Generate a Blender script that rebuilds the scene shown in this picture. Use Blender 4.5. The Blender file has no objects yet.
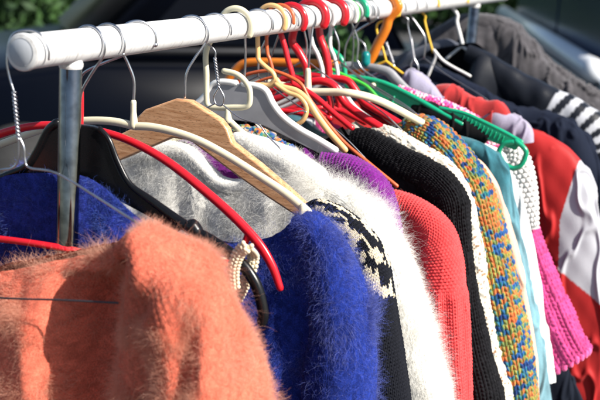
import bpy, bmesh, math, random
import numpy as np
from mathutils import Vector
random.seed(7); RNG = np.random.default_rng(7)
S = bpy.context.scene
COL = S.collection
# ------------------------------------------------------------------ frame of reference
# rail runs along +Y at z = RZ, hangers hang in planes y = const, x points to the camera side
F = 1200.0                      # focal length in pixels of a 600 px wide picture
RZ = 1.55
ax = [0.91817312, -0.14718262, 0.36782523]
ay = [0.39080902, 0.18413117, -0.90186697]
az = [0.06501105, 0.97181942, 0.22658459]
RM = np.array([ax, ay, az])     # camera coordinates -> world
CAM = np.array([0.69867436, -0.97658777, 0.1423649 + RZ])
def ray(px, py):
    return RM @ (np.array([px - 300, 200 - py, -F]) / F)
def P(px, py, y):               # point of the plane y = const seen there: returns local (x, z)
    d = ray(px, py); k = (y - CAM[1]) / d[1]
    p = CAM + d * k
    return (p[0], p[2])
def PP(pts, y): return [P(a, b, y) for a, b in pts]
def P3(px, py, y):
    x, z = P(px, py, y); return (x, y, z)
def PL3(pts, y): return [P3(a, b, y) for a, b in pts]
def at_dist(px, py, d):         # point on the ray at a horizontal distance d from the camera
    r = ray(px, py); h = math.hypot(r[0], r[1]); return CAM + r * (d / h)

# ------------------------------------------------------------------ materials
def mat(name):
    m = bpy.data.materials.new(name); m.use_nodes = True
    return m, m.node_tree, m.node_tree.nodes['Principled BSDF']
def pset(b, **k):
    for a, v in k.items():
        b.inputs[a].default_value = v
def c4(c): return (c[0], c[1], c[2], 1)
def plastic(name, col, rough=0.35, var=0.10, coat=0.0, bump=0.15, spec=0.5, sss=0.0):
    m, nt, b = mat(name)
    tc = nt.nodes.new('ShaderNodeTexCoord')
    n = nt.nodes.new('ShaderNodeTexNoise'); n.inputs['Scale'].default_value = 35; n.inputs['Detail'].default_value = 6
    nt.links.new(tc.outputs['Object'], n.inputs['Vector'])
    r = nt.nodes.new('ShaderNodeValToRGB')
    r.color_ramp.elements[0].position = 0.3; r.color_ramp.elements[1].position = 0.75
    r.color_ramp.elements[0].color = c4([v * (1 - var) for v in col]); r.color_ramp.elements[1].color = c4([min(1, v * (1 + var)) for v in col])
    nt.links.new(n.outputs['Fac'], r.inputs['Fac']); nt.links.new(r.outputs['Color'], b.inputs['Base Color'])
    mr = nt.nodes.new('ShaderNodeMapRange'); mr.inputs['To Min'].default_value = rough * .75; mr.inputs['To Max'].default_value = min(1, rough * 1.35)
    n2 = nt.nodes.new('ShaderNodeTexNoise'); n2.inputs['Scale'].default_value = 140; n2.inputs['Detail'].default_value = 8
    nt.links.new(tc.outputs['Object'], n2.inputs['Vector'])
    nt.links.new(n2.outputs['Fac'], mr.inputs['Value']); nt.links.new(mr.outputs['Result'], b.inputs['Roughness'])
    bp = nt.nodes.new('ShaderNodeBump'); bp.inputs['Strength'].default_value = bump; bp.inputs['Distance'].default_value = 0.0006
    nt.links.new(n2.outputs['Fac'], bp.inputs['Height']); nt.links.new(bp.outputs['Normal'], b.inputs['Normal'])
    pset(b, **{'Coat Weight': coat, 'Specular IOR Level': spec})
    if sss:
        pset(b, **{'Subsurface Weight': sss, 'Subsurface Scale': 0.004})
    return m
def metal(name, col=(.62, .62, .63), rough=0.22, dirt=0.25):
    m, nt, b = mat(name)
    tc = nt.nodes.new('ShaderNodeTexCoord')
    n = nt.nodes.new('ShaderNodeTexNoise'); n.inputs['Scale'].default_value = 60; n.inputs['Detail'].default_value = 8
    nt.links.new(tc.outputs['Object'], n.inputs['Vector'])
    r = nt.nodes.new('ShaderNodeValToRGB'); r.color_ramp.elements[0].position = .35; r.color_ramp.elements[1].position = .62
    r.color_ramp.elements[0].color = c4([v * (1 - dirt) for v in col]); r.color_ramp.elements[1].color = c4(col)
    nt.links.new(n.outputs['Fac'], r.inputs['Fac']); nt.links.new(r.outputs['Color'], b.inputs['Base Color'])
    mr = nt.nodes.new('ShaderNodeMapRange'); mr.inputs['To Min'].default_value = rough * 1.8; mr.inputs['To Max'].default_value = rough * .7
    nt.links.new(n.outputs['Fac'], mr.inputs['Value']); nt.links.new(mr.outputs['Result'], b.inputs['Roughness'])
    pset(b, Metallic=1.0)
    return m
def cloth(name, col, weave=900, var=0.2, bump=0.4, rough=0.9, sheen=0.3, scale=8, dist=0.0008):
    m, nt, b = mat(name)
    tc = nt.nodes.new('ShaderNodeTexCoord')
    n = nt.nodes.new('ShaderNodeTexNoise'); n.inputs['Scale'].default_value = scale; n.inputs['Detail'].default_value = 8; n.inputs['Roughness'].default_value = .65
    nt.links.new(tc.outputs['Object'], n.inputs['Vector'])
    r = nt.nodes.new('ShaderNodeValToRGB'); r.color_ramp.elements[0].position = .3; r.color_ramp.elements[1].position = .7
    r.color_ramp.elements[0].color = c4([v * (1 - var) for v in col]); r.color_ramp.elements[1].color = c4([min(1, v * (1 + var)) for v in col])
    nt.links.new(n.outputs['Fac'], r.inputs['Fac']); nt.links.new(r.outputs['Color'], b.inputs['Base Color'])
    n2 = nt.nodes.new('ShaderNodeTexNoise'); n2.inputs['Scale'].default_value = weave; n2.inputs['Detail'].default_value = 3
    nt.links.new(tc.outputs['Object'], n2.inputs['Vector'])
    bp = nt.nodes.new('ShaderNodeBump'); bp.inputs['Strength'].default_value = bump; bp.inputs['Distance'].default_value = dist
    nt.links.new(n2.outputs['Fac'], bp.inputs['Height']); nt.links.new(bp.outputs['Normal'], b.inputs['Normal'])
    pset(b, **{'Roughness': rough, 'Sheen Weight': sheen, 'Sheen Roughness': .5, 'Specular IOR Level': .2})
    return m
def yarn(name, rough=0.85, fleck=0.18, sheen=.25):     # colour read from the stitches themselves
    m, nt, b = mat(name)
    at = nt.nodes.new('ShaderNodeAttribute'); at.attribute_name = 'yarn'
    tc = nt.nodes.new('ShaderNodeTexCoord')
    n = nt.nodes.new('ShaderNodeTexNoise'); n.inputs['Scale'].default_value = 700; n.inputs['Detail'].default_value = 4
    nt.links.new(tc.outputs['Object'], n.inputs['Vector'])
    mr = nt.nodes.new('ShaderNodeMapRange'); mr.inputs['From Min'].default_value = .3; mr.inputs['From Max'].default_value = .7
    mr.inputs['To Min'].default_value = 1 - fleck * 2; mr.inputs['To Max'].default_value = 1 + fleck
    nt.links.new(n.outputs['Fac'], mr.inputs['Value'])
    vm = nt.nodes.new('ShaderNodeVectorMath'); vm.operation = 'SCALE'
    nt.links.new(at.outputs['Color'], vm.inputs[0]); nt.links.new(mr.outputs['Result'], vm.inputs['Scale'])
    nt.links.new(vm.outputs['Vector'], b.inputs['Base Color'])
    bp = nt.nodes.new('ShaderNodeBump'); bp.inputs['Strength'].default_value = .6; bp.inputs['Distance'].default_value = .0006
    nt.links.new(n.outputs['Fac'], bp.inputs['Height']); nt.links.new(bp.outputs['Normal'], b.inputs['Normal'])
    pset(b, **{'Roughness': rough, 'Sheen Weight': sheen, 'Specular IOR Level': .2 if rough < .6 else .08})
    return m
def hairmat(name, col, trans=.45, var=.25, root=.8):
    m = bpy.data.materials.new(name); m.use_nodes = True; nt = m.node_tree; nt.nodes.clear()
    out = nt.nodes.new('ShaderNodeOutputMaterial')
    d = nt.nodes.new('ShaderNodeBsdfDiffuse'); t = nt.nodes.new('ShaderNodeBsdfTranslucent'); g = nt.nodes.new('ShaderNodeBsdfGlossy')
    g.inputs['Roughness'].default_value = .35
    hi = nt.nodes.new('ShaderNodeHairInfo')
    r = nt.nodes.new('ShaderNodeValToRGB')
    r.color_ramp.elements[0].color = c4([v * (1 - var) for v in col]); r.color_ramp.elements[1].color = c4([min(1, v * (1 + var)) for v in col])
    nt.links.new(hi.outputs['Random'], r.inputs['Fac'])
    rt = nt.nodes.new('ShaderNodeMapRange'); rt.inputs['To Min'].default_value = root; rt.inputs['To Max'].default_value = 1.0   # fibre colour darkens towards the root
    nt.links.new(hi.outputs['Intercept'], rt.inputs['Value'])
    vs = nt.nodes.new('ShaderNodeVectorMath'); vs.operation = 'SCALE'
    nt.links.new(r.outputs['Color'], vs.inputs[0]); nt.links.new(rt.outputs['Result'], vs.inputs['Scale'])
    nt.links.new(vs.outputs['Vector'], d.inputs['Color']); nt.links.new(vs.outputs['Vector'], t.inputs['Color'])
    g.inputs['Color'].default_value = (.9, .9, .9, 1)
    m1 = nt.nodes.new('ShaderNodeMixShader'); m1.inputs[0].default_value = trans
    nt.links.new(d.outputs[0], m1.inputs[1]); nt.links.new(t.outputs[0], m1.inputs[2])
    m2 = nt.nodes.new('ShaderNodeMixShader'); m2.inputs[0].default_value = .05
    nt.links.new(m1.outputs[0], m2.inputs[1]); nt.links.new(g.outputs[0], m2.inputs[2])
    nt.links.new(m2.outputs[0], out.inputs['Surface'])
    return m
def woodmat(name):
    m, nt, b = mat(name)
    tc = nt.nodes.new('ShaderNodeTexCoord'); mp = nt.nodes.new('ShaderNodeMapping')
    mp.inputs['Scale'].default_value = (6, 30, 60); mp.inputs['Rotation'].default_value = (0, math.radians(-28), 0)
    nt.links.new(tc.outputs['Object'], mp.inputs['Vector'])
    n = nt.nodes.new('ShaderNodeTexNoise'); n.inputs['Scale'].default_value = 5; n.inputs['Detail'].default_value = 8; n.inputs['Distortion'].default_value = .6
    nt.links.new(mp.outputs['Vector'], n.inputs['Vector'])
    r = nt.nodes.new('ShaderNodeValToRGB'); r.color_ramp.elements[0].position = .32; r.color_ramp.elements[1].position = .68
    r.color_ramp.elements[0].color = (.52, .24, .10, 1); r.color_ramp.elements[1].color = (.82, .46, .24, 1)
    nt.links.new(n.outputs['Fac'], r.inputs['Fac'])
    # dark flecks of beech
    mp2 = nt.nodes.new('ShaderNodeMapping'); mp2.inputs['Scale'].default_value = (120, 200, 600); mp2.inputs['Rotation'].default_value = (0, math.radians(-28), 0)
    nt.links.new(tc.outputs['Object'], mp2.inputs['Vector'])
    n2 = nt.nodes.new('ShaderNodeTexNoise'); n2.inputs['Scale'].default_value = 1.6; n2.inputs['Detail'].default_value = 2
    nt.links.new(mp2.outputs['Vector'], n2.inputs['Vector'])
    r2 = nt.nodes.new('ShaderNodeValToRGB'); r2.color_ramp.elements[0].position = .34; r2.color_ramp.elements[1].position = .42
    r2.color_ramp.elements[0].color = (.45, .4, .35, 1); r2.color_ramp.elements[1].color = (1, 1, 1, 1)
    nt.links.new(n2.outputs['Fac'], r2.inputs['Fac'])
    mx = nt.nodes.new('ShaderNodeMix'); mx.data_type = 'RGBA'; mx.blend_type = 'MULTIPLY'; mx.inputs[0].default_value = .8
    nt.links.new(r.outputs['Color'], mx.inputs[6]); nt.links.new(r2.outputs['Color'], mx.inputs[7])
    nt.links.new(mx.outputs[2], b.inputs['Base Color'])
    pset(b, **{'Roughness': .38, 'Coat Weight': .25, 'Coat Roughness': .25})
    return m

# ------------------------------------------------------------------ object helpers
def link(o, parent=None):
    COL.objects.link(o)
    if parent is not None: o.parent = parent
    return o
def tag(o, label=None, cat=None, group=None, kind=None):
    if label: o['label'] = label
    if cat: o['category'] = cat
    if group: o['group'] = group
    if kind: o['kind'] = kind
    return o
def empty(name, loc=(0, 0, 0), label=None, cat=None, group=None):
    o = bpy.data.objects.new(name, None); COL.objects.link(o); o.location = loc
    o.empty_display_size = .05
    return tag(o, label, cat, group)
def finish(me, name, m, parent, smooth=True, angle=None):
    if smooth:
        me.polygons.foreach_set('use_smooth', [True] * len(me.polygons))
    if m: me.materials.append(m)
    o = bpy.data.objects.new(name, me)
    link(o, parent)
    if parent is not None:
        # geometry is given in world coordinates: keep it there
        off = Vector(parent_loc(parent)); 
        if off.length > 0: me.transform(__import__('mathutils').Matrix.Translation(-off))
    return o
def parent_loc(p):
    l = Vector(p.location)
    if p.parent: l = l + parent_loc(p.parent)
    return l
def mesh_py(name, verts, faces, m, parent=None, smooth=True):
    me = bpy.data.meshes.new(name); me.from_pydata([tuple(v) for v in verts], [], faces); me.update()
    return finish(me, name, m, parent, smooth)
def catmull(pts, n=8, closed=False):
    p = np.array(pts, float)
    if len(p) < 3: 
        return p
    if closed: q = np.vstack([p[-1], p, p[0], p[1]])
    else: q = np.vstack([2 * p[0] - p[1], p, 2 * p[-1] - p[-2]])
    out = []
    for i in range(1, len(q) - 2):
        p0, p1, p2, p3 = q[i - 1], q[i], q[i + 1], q[i + 2]
        for t in np.linspace(0, 1, n, endpoint=False):
            out.append(.5 * ((2 * p1) + (-p0 + p2) * t + (2 * p0 - 5 * p1 + 4 * p2 - p3) * t * t + (-p0 + 3 * p1 - 3 * p2 + p3) * t ** 3))
    if not closed: out.append(q[-2])
    return np.array(out)
def resample(p, n):
    p = np.array(p, float); d = np.r_[0, np.cumsum(np.linalg.norm(np.diff(p, axis=0), axis=1))]
    s = np.linspace(0, d[-1], n)
    return np.stack([np.interp(s, d, p[:, k]) for k in range(p.shape[1])], 1), d[-1]
def tube_geo(pts, r, seg=14, flat=1.0, flat_dir=(0, 1, 0), cap=True):
    """swept section; r may be a list; flat scales the section along flat_dir"""
    pts = np.array(pts, float); n = len(pts)
    rr = np.full(n, r, float) if np.isscalar(r) else np.interp(np.linspace(0, 1, n), np.linspace(0, 1, len(r)), r)
    T = np.gradient(pts, axis=0); T /= np.linalg.norm(T, axis=1)[:, None] + 1e-12
    ref = np.array(flat_dir, float)
    A = ref - T * (T @ ref)[:, None]
    L = np.linalg.norm(A, axis=1)
    bad = L < .15
    if bad.any():
        alt = np.array([0, 0, 1.]) if abs(ref[2]) < .5 else np.array([1., 0, 0])
        if bad.all() or True:
            # parallel transport instead
            A = np.zeros_like(T); a = np.cross(T[0], alt); a /= np.linalg.norm(a)
            for i in range(n):
                a = a - T[i] * (a @ T[i]); a /= np.linalg.norm(a); A[i] = a
    else: A /= L[:, None]
    B = np.cross(T, A)
    V = []; Fc = []
    P_ = pts
    if cap:   # rounded ends
        e0 = [(-.95, .3), (-.7, .7)]; 
        P_ = np.vstack([pts[0] - T[0] * rr[0] * .85, pts[0] - T[0] * rr[0] * .6, pts, pts[-1] + T[-1] * rr[-1] * .6, pts[-1] + T[-1] * rr[-1] * .85])
        rr = np.r_[rr[0] * .35, rr[0] * .75, rr, rr[-1] * .75, rr[-1] * .35]
        A = np.vstack([A[0], A[0], A, A[-1], A[-1]]); B = np.vstack([B[0], B[0], B, B[-1], B[-1]])
    n = len(P_)
    th = np.linspace(0, 2 * math.pi, seg, endpoint=False)
    G = P_[:, None, :] + rr[:, None, None] * (np.cos(th)[None, :, None] * A[:, None, :] * flat + np.sin(th)[None, :, None] * B[:, None, :])
    V = G.reshape(-1, 3)
    for i in range(n - 1):
        for j in range(seg):
            k = (j + 1) % seg
            Fc.append((i * seg + j, i * seg + k, (i + 1) * seg + k, (i + 1) * seg + j))
    Fc.append(tuple(range(seg))[::-1]); Fc.append(tuple((n - 1) * seg + j for j in range(seg)))
    return V, Fc
def tube(name, pts, r, m, parent=None, smooth_n=6, seg=14, flat=1.0, flat_dir=(0, 1, 0)):
    p = catmull(pts, smooth_n) if smooth_n and len(pts) > 2 else np.array(pts, float)
    if len(p) == 2: p = np.array([p[0] + (p[1] - p[0]) * t for t in np.linspace(0, 1, 6)])
    V, Fc = tube_geo(p, r, seg, flat, flat_dir)
    return mesh_py(name, V, Fc, m, parent)
def multi_tube(name, specs, m, parent=None, seg=12):
    V = []; Fc = []
    for sp in specs:
        pts, r = sp[0], sp[1]; fl = sp[2] if len(sp) > 2 else 1.0
        p = catmull(pts, 6) if len(pts) > 2 else np.array([np.array(pts[0], float) + (np.array(pts[1], float) - np.array(pts[0], float)) * t for t in np.linspace(0, 1, 6)])
        v, f = tube_geo(p, r, seg, fl)
        o = len(V); V += [tuple(x) for x in v]; Fc += [tuple(i + o for i in ff) for ff in f]
    return mesh_py(name, V, Fc, m, parent)
def prism_xz(name, poly, y0, y1, m, parent=None, bevel=.002, seg=3, smooth=True):
    bm = bmesh.new()
    a = [bm.verts.new((x, y0, z)) for x, z in poly]; b = [bm.verts.new((x, y1, z)) for x, z in poly]
    n = len(poly)
    bm.faces.new(a); bm.faces.new(b[::-1])
    for i in range(n):
        j = (i + 1) % n; bm.faces.new((a[j], a[i], b[i], b[j]))
    bmesh.ops.recalc_face_normals(bm, faces=bm.faces)
    if bevel:
        ed = [e for e in bm.edges if abs(e.calc_face_angle(0)) > .6]
        bmesh.ops.bevel(bm, geom=ed, offset=bevel, segments=seg, affect='EDGES', profile=.6)
    me = bpy.data.meshes.new(name); bm.to_mesh(me); bm.free()
    o = finish(me, name, m, parent, smooth)
    md = o.modifiers.new('wn', 'WEIGHTED_NORMAL'); md.keep_sharp = True
    return o
def box_bm(bm, lo, hi, bevel=0):
    r = bmesh.ops.create_cube(bm, size=1)
    for v in r['verts']:
        v.co = Vector([(lo[k] + hi[k]) / 2 + v.co[k] * (hi[k] - lo[k]) for k in range(3)])
    if bevel:
        ed = list({e for v in r['verts'] for e in v.link_edges})
        bmesh.ops.bevel(bm, geom=ed, offset=bevel, segments=2, affect='EDGES')
def box(name, lo, hi, m, parent=None, bevel=.003):
    bm = bmesh.new(); box_bm(bm, lo, hi, bevel)
    me = bpy.data.meshes.new(name); bm.to_mesh(me); bm.free()
    return finish(me, name, m, parent, False)

# ------------------------------------------------------------------ noise
_dirs = RNG.normal(size=(64, 3)); _ph = RNG.uniform(0, 6.28, 64)
def wob(x, y, z=0, freq=1.0, octs=3, seed=0):
    out = 0; amp = 1; tot = 0
    for o in range(octs):
        for k in range(4):
            i = (seed * 7 + o * 4 + k) % 64
            d = _dirs[i]
            out = out + amp * np.sin(freq * (d[0] * x + d[1] * y + d[2] * z) + _ph[i] + seed)
        tot += amp * 2; amp *= .5; freq *= 2.1
    return out / tot
def hash2(i, j, seed=0):
    h = np.sin(i * 127.1 + j * 311.7 + seed * 74.7) * 43758.5453
    return h - np.floor(h)
def vnoise(u, v, seed=0):
    i = np.floor(u); j = np.floor(v); fu = u - i; fv = v - j
    fu = fu * fu * (3 - 2 * fu); fv = fv * fv * (3 - 2 * fv)
    a = hash2(i, j, seed); b = hash2(i + 1, j, seed); c = hash2(i, j + 1, seed); d = hash2(i + 1, j + 1, seed)
    return (a * (1 - fu) + b * fu) * (1 - fv) + (c * (1 - fu) + d * fu) * fv

# ------------------------------------------------------------------ knit height fields: u across, v along, in metres
def stockinette(a, b, slope=.55):
    def f(u, v):
        p = u / a; ci = np.floor(p); p = p - ci
        q = v / b + slope * np.abs(p - .5) * 2 + .04 * np.sin(ci * 3.1)
        ri = np.floor(q); fq = q - ri
        hr = np.sqrt(np.clip(1 - ((fq - .5) / .52) ** 2, 0, 1))
        side = np.abs(p - .5)
        hc = np.sqrt(np.clip(1 - ((side - .25) / .26) ** 2, 0, 1))
        h = hr * hc * (.85 + .3 * hash2(ci, ri, 3))
        return h * a * .42, ci, ri, h
    return f
def garter(a, b):
    def f(u, v):
        ri = np.floor(v / b); fv = v / b - ri
        p = u / a + .5 * (ri % 2); ci = np.floor(p); p = p - ci
        arc = np.sin(p * math.pi) * .28
        h = np.sqrt(np.clip(1 - ((fv + arc * .8 - .62) / .42) ** 2, 0, 1)) * (.70 + .30 * np.sin(p * math.pi) ** .6)
        return h * b * (.34 + .10 * hash2(ci, ri, 6)), ci, ri, h
    return f
def crochet(a):
    def f(u, v):
        ri = np.floor(v / a); p = u / a + .5 * (ri % 2); ci = np.floor(p)
        dx = p - ci - .5; dy = v / a - ri - .5
        j = hash2(ci, ri, 5) - .5
        d = np.sqrt((dx * 1.05 + j * .12) ** 2 + (dy * 1.1) ** 2)
        h = np.sqrt(np.clip(1 - (d / .56) ** 2, 0, 1))
        hole = np.clip(1 - (np.sqrt((np.abs(dx) - .5) ** 2 + (np.abs(dy) - .5) ** 2) / .22), 0, 1)
        return (h * .5 - hole * .35) * a, ci, ri, np.clip(h, 0, 1)
    return f
def ribbed(a, base=None, stitch=.004):
    def f(u, v):
        c = np.cos(u / a * 2 * math.pi); ri = np.floor(v / stitch)
        s = np.abs(np.sin((v / stitch + np.abs(np.sin(u / a * math.pi)) * .8) * math.pi))
        h = .5 + .5 * c
        return h ** .7 * a * .4 + s * stitch * .25 * h, np.floor(u / a), ri, np.clip(h * .7 + s * .3, 0, 1)
    return f
def lumps(a, seed=1):
    def f(u, v):
        n = vnoise(u / a, v / a, seed) * .6 + vnoise(u / a * 2.3, v / a * 2.3, seed + 1) * .4
        return n * a * .9, np.floor(u / a * 1.7), np.floor(v / a * 1.7), n
    return f

# ------------------------------------------------------------------ grid surfaces
def grid_mesh(name, G, wrap, m, parent, col=None, uv=None):
    ns, nt = G.shape[:2]
    V = G.reshape(-1, 3)
    i = np.arange(ns - 1)[:, None]; j = np.arange(nt if wrap else nt - 1)[None, :]
    k = (j + 1) % nt
    a = i * nt + j; b = i * nt + k; c = (i + 1) * nt + k; d = (i + 1) * nt + j
    Q = np.stack([a + 0 * b, b, c, d], -1).reshape(-1, 4)
    me = bpy.data.meshes.new(name)
    me.vertices.add(len(V)); me.vertices.foreach_set('co', V.astype(np.float32).ravel())
    me.loops.add(Q.size); me.loops.foreach_set('vertex_index', Q.astype(np.int32).ravel())
    me.polygons.add(len(Q)); me.polygons.foreach_set('loop_start', (np.arange(len(Q)) * 4).astype(np.int32))
    me.update(calc_edges=True); me.validate()
    if col is not None:
        at = me.attributes.new('yarn', 'FLOAT_COLOR', 'POINT')
        cc = np.ones((len(V), 4), np.float32); cc[:, :3] = col.reshape(-1, 3)
        at.data.foreach_set('color', cc.ravel())
    me.polygons.foreach_set('use_smooth', np.ones(len(Q), bool))
    if m: me.materials.append(m)
    o = bpy.data.objects.new(name, me); link(o, parent)
    off = Vector(parent_loc(parent)) if parent is not None else Vector((0, 0, 0))
    if off.length: me.transform(__import__('mathutils').Matrix.Translation(-off))
    return o
def normals(G, wrap):
    if wrap:
        dT = np.roll(G, -1, 1) - np.roll(G, 1, 1)
    else: dT = np.gradient(G, axis=1)
    dS = np.gradient(G, axis=0)
    N = np.cross(dT, dS); N /= np.linalg.norm(N, axis=2)[..., None] + 1e-12
    return N

def sleeve_grid(outline, y0, w, t, ns, nt, fold=.004, seed=0, zbot=None, yshift=None, shape=.8, ffreq=9, crease=0.0):
    """flattened tube whose outer edge follows outline [(x,z)...]; w,t = lists (width in plane, half thickness)"""
    p = catmull(outline, 8); p, L = resample(p, ns)
    T = np.gradient(p, axis=0); T /= np.linalg.norm(T, axis=1)[:, None]
    # smooth the tangents so the inner edge does not fold
    k = max(3, ns // 12)
    ker = np.ones(k) / k
    T = np.stack([np.convolve(np.pad(T[:, c], (k, k), 'edge'), ker, 'same')[k:-k] for c in (0, 1)], 1); T /= np.linalg.norm(T, axis=1)[:, None]
    N = np.stack([T[:, 1], -T[:, 0]], 1)        # inward
    s = np.linspace(0, 1, ns)
    W = np.interp(s, np.linspace(0, 1, len(w)), w); TT = np.interp(s, np.linspace(0, 1, len(t)), t)
    th = np.linspace(0, 2 * math.pi, nt, endpoint=False)
    c, sn = np.cos(th), np.sin(th)
    inn = (1 - c)[None, :] * .5 * W[:, None]
    yy = -np.sign(sn) * np.abs(sn) ** shape
    YS = 0 if yshift is None else np.interp(s, np.linspace(0, 1, len(yshift)), yshift)
    G = np.zeros((ns, nt, 3))
    G[..., 0] = p[:, 0, None] + N[:, 0, None] * inn
    G[..., 2] = p[:, 1, None] + N[:, 1, None] * inn
    G[..., 1] = y0 + TT[:, None] * yy[None, :] + (YS[:, None] if yshift is not None else 0)
    NN = normals(G, True)
    # orientation outwards
    cen = G.mean(1, keepdims=True)
    if ((G - cen) * NN).sum() < 0: NN = -NN
    ramp = np.clip(s * 4, 0, 1)[:, None]
    # long soft folds that run down the sleeve
    f = wob(G[..., 0] * 1.0, (s * L)[:, None] * .22 + G[..., 1], G[..., 2] * .1, ffreq * 3, 3, seed) * fold * ramp + \
        wob(G[..., 0], G[..., 1], G[..., 2], 30, 2, seed + 2) * fold * .5
    cr = wob(G[..., 0] * 1.3, G[..., 1] * 1.8, G[..., 2] * .38, 42, 3, seed + 5); cr = -np.exp(-(cr / .13) ** 2)
    G = G + NN * (f - cr * fold * crease * ramp)[..., None]
    # arc length coordinates
    u = np.r_[0, np.cumsum(np.linalg.norm(np.diff(G[ns // 2], axis=0), axis=1))]
    U = np.repeat(u[None, :], ns, 0); V = np.repeat((s * L)[:, None], nt, 1)
    return G, normals_out(G, True), U, V
def normals_out(G, wrap):
    NN = normals(G, wrap); cen = G.mean(1, keepdims=True)
    if ((G - cen) * NN).sum() < 0: NN = -NN
    return NN
def torso_grid(top_f, top_b, y0, T, zbot, ns, nt, fold=.006, seed=0, flare=1.05):
    """closed shell: front columns then back columns, open at neck and hem. top curves [(x,z)...] share end points"""
    tf, _ = resample(catmull(top_f, 6), nt // 2); tb, _ = resample(catmull(top_b, 6), nt // 2)
    s = np.linspace(0, 1, ns) ** 1.3
    def side(tp, sg):
        x0, x1 = tp[0, 0], tp[-1, 0]; xm = (x0 + x1) / 2; hw = (x1 - x0) / 2
        x = tp[:, 0][None, :]; zt = tp[:, 1][None, :]
        z = zt + (zbot - zt) * s[:, None]
        fl = 1 + (flare - 1) * s[:, None]
        xx = xm + (x - xm) * fl
        e = np.clip(1 - ((x - xm) / hw) ** 2, 0, 1) ** .4
        drop = 1 - np.exp(-(zt - z) / .035)
        drop = .28 + .72 * drop
        y = y0 + sg * T * e * drop
        # folds
        y = y + wob(xx, 0 * z, z * .18, 38, 3, seed) * fold * np.clip((zt - z) / .06, 0, 1) * e * 1.6
        y = y + wob(xx, z, 0, 14, 2, seed + 3) * fold * e
        return np.stack([xx + 0 * z, y, z], -1)
    Fr = side(tf, -1); Bk = side(tb, 1)[:, ::-1]
    G = np.concatenate([Fr, Bk[:, 1:-1]], 1)
    x = G[0, :, 0]
    u = np.r_[0, np.cumsum(np.linalg.norm(np.diff(G[ns // 2], axis=0), axis=1))]
    return G, normals_out(G, True), np.repeat(u[None, :], ns, 0), RZ - G[..., 2]

def knit(name, grid, field, colf, m, parent, amp=1.0, up=None):
    G, N, U, V = grid
    h, ci, ri, hn = field(U, V)
    G2 = G + N * (h * amp)[..., None]
    col = colf(U, V, ci, ri, hn)
    # colour is used as colf gives it, not darkened between the yarns
    return grid_mesh(name, G2, True, m, parent, col=col)
def solidcol(c, var=.08, seed=0):
    c = np.array(c)
    def f(U, V, ci, ri, h):
        k = 1 + var * (hash2(ci, ri, seed) - .5) * 2
        return np.clip(c[None, None, :] * k[..., None], 0, 1)
    return f

# ------------------------------------------------------------------ mohair
def fuzz(name, grids, n, length, m, parent, zmin=RZ - .75, comb=(0, 0, -.35), curl=.5, rad=.00016, seed=0, segs=5, where=None):
    rg = np.random.default_rng(seed + 100)
    allp = []; alln = []
    tot = []; dens = lambda q: .18 + np.clip(.5 + wob(q[..., 0], q[..., 1], q[..., 2], 60, 3, seed + 11), 0, 2) ** 2
    for G, N, U, V in grids:
        A = np.linalg.norm(np.cross(np.roll(G, -1, 1)[:-1] - G[:-1], G[1:] - G[:-1]), axis=2)
        A = A * (G[:-1, :, 2] > zmin) * dens(G[:-1])
        if where is not None: A = A * where(G[:-1])
        tot.append(A)
    sums = np.array([a.sum() for a in tot]); cnt = (n * sums / sums.sum()).astype(int)
    for (G, N, U, V), A, k in zip(grids, tot, cnt):
        p = (A / A.sum()).ravel(); idx = rg.choice(len(p), size=k, p=p)
        i, j = np.divmod(idx, A.shape[1]); j2 = (j + 1) % A.shape[1]
        a, b = rg.random(k)[:, None], rg.random(k)[:, None]
        pos = G[i, j] * (1 - a) * (1 - b) + G[i + 1, j] * a * (1 - b) + G[i, j2] * (1 - a) * b + G[i + 1, j2] * a * b
        allp.append(pos); alln.append(N[i, j])
    Ps = np.vstack(allp); Ns = np.vstack(alln); k = len(Ps)
    # clumping direction field
    cl = np.stack([wob(Ps[:, 0], Ps[:, 1], Ps[:, 2], 70, 2, seed + q) for q in (1, 4, 6)], 1)
    d = Ns * .62 + rg.normal(size=(k, 3)) * .55 + cl * .75
    d /= np.linalg.norm(d, axis=1)[:, None]
    L = length * (.35 + rg.random(k) ** 1.5 * 1.1) * (.8 + .5 * wob(Ps[:, 0], Ps[:, 1], Ps[:, 2], 40, 1, seed + 9))
    L = np.clip(L, length * .15, None)
    bend = np.array(comb)[None, :] + cl * .6 + rg.normal(size=(k, 3)) * curl
    pts = np.zeros((k, segs, 3)); pts[:, 0] = Ps - Ns * .0008
    cur = d.copy()
    for s in range(1, segs):
        pts[:, s] = pts[:, s - 1] + cur * (L / (segs - 1))[:, None]
        cur = cur + bend * (1.1 / segs) + rg.normal(size=(k, 3)) * .34
        dn = (cur * Ns).sum(1); cur = cur + Ns * np.clip(.05 - dn, 0, 1)[:, None]
        cur /= np.linalg.norm(cur, axis=1)[:, None]
    hc = bpy.data.hair_curves.new(name); hc.add_curves([segs] * k)
    off = Vector(parent_loc(parent)) if parent is not None else Vector((0, 0, 0))
    flat = (pts - np.array(off)).astype(np.float32).reshape(-1)
    at = hc.attributes.get('position') or hc.attributes.new('position', 'FLOAT_VECTOR', 'POINT')
    at.data.foreach_set('vector', flat)
    ra = hc.attributes.get('radius') or hc.attributes.new('radius', 'FLOAT', 'POINT')
    rr = np.repeat(np.linspace(1, .25, segs)[None, :], k, 0) * rad * (.7 + .6 * rg.random(k))[:, None]
    ra.data.foreach_set('value', rr.astype(np.float32).ravel())
    hc.materials.append(m)
    o = bpy.data.objects.new(name, hc); link(o, parent)
    tag(o, kind='stuff')
    return o

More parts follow.
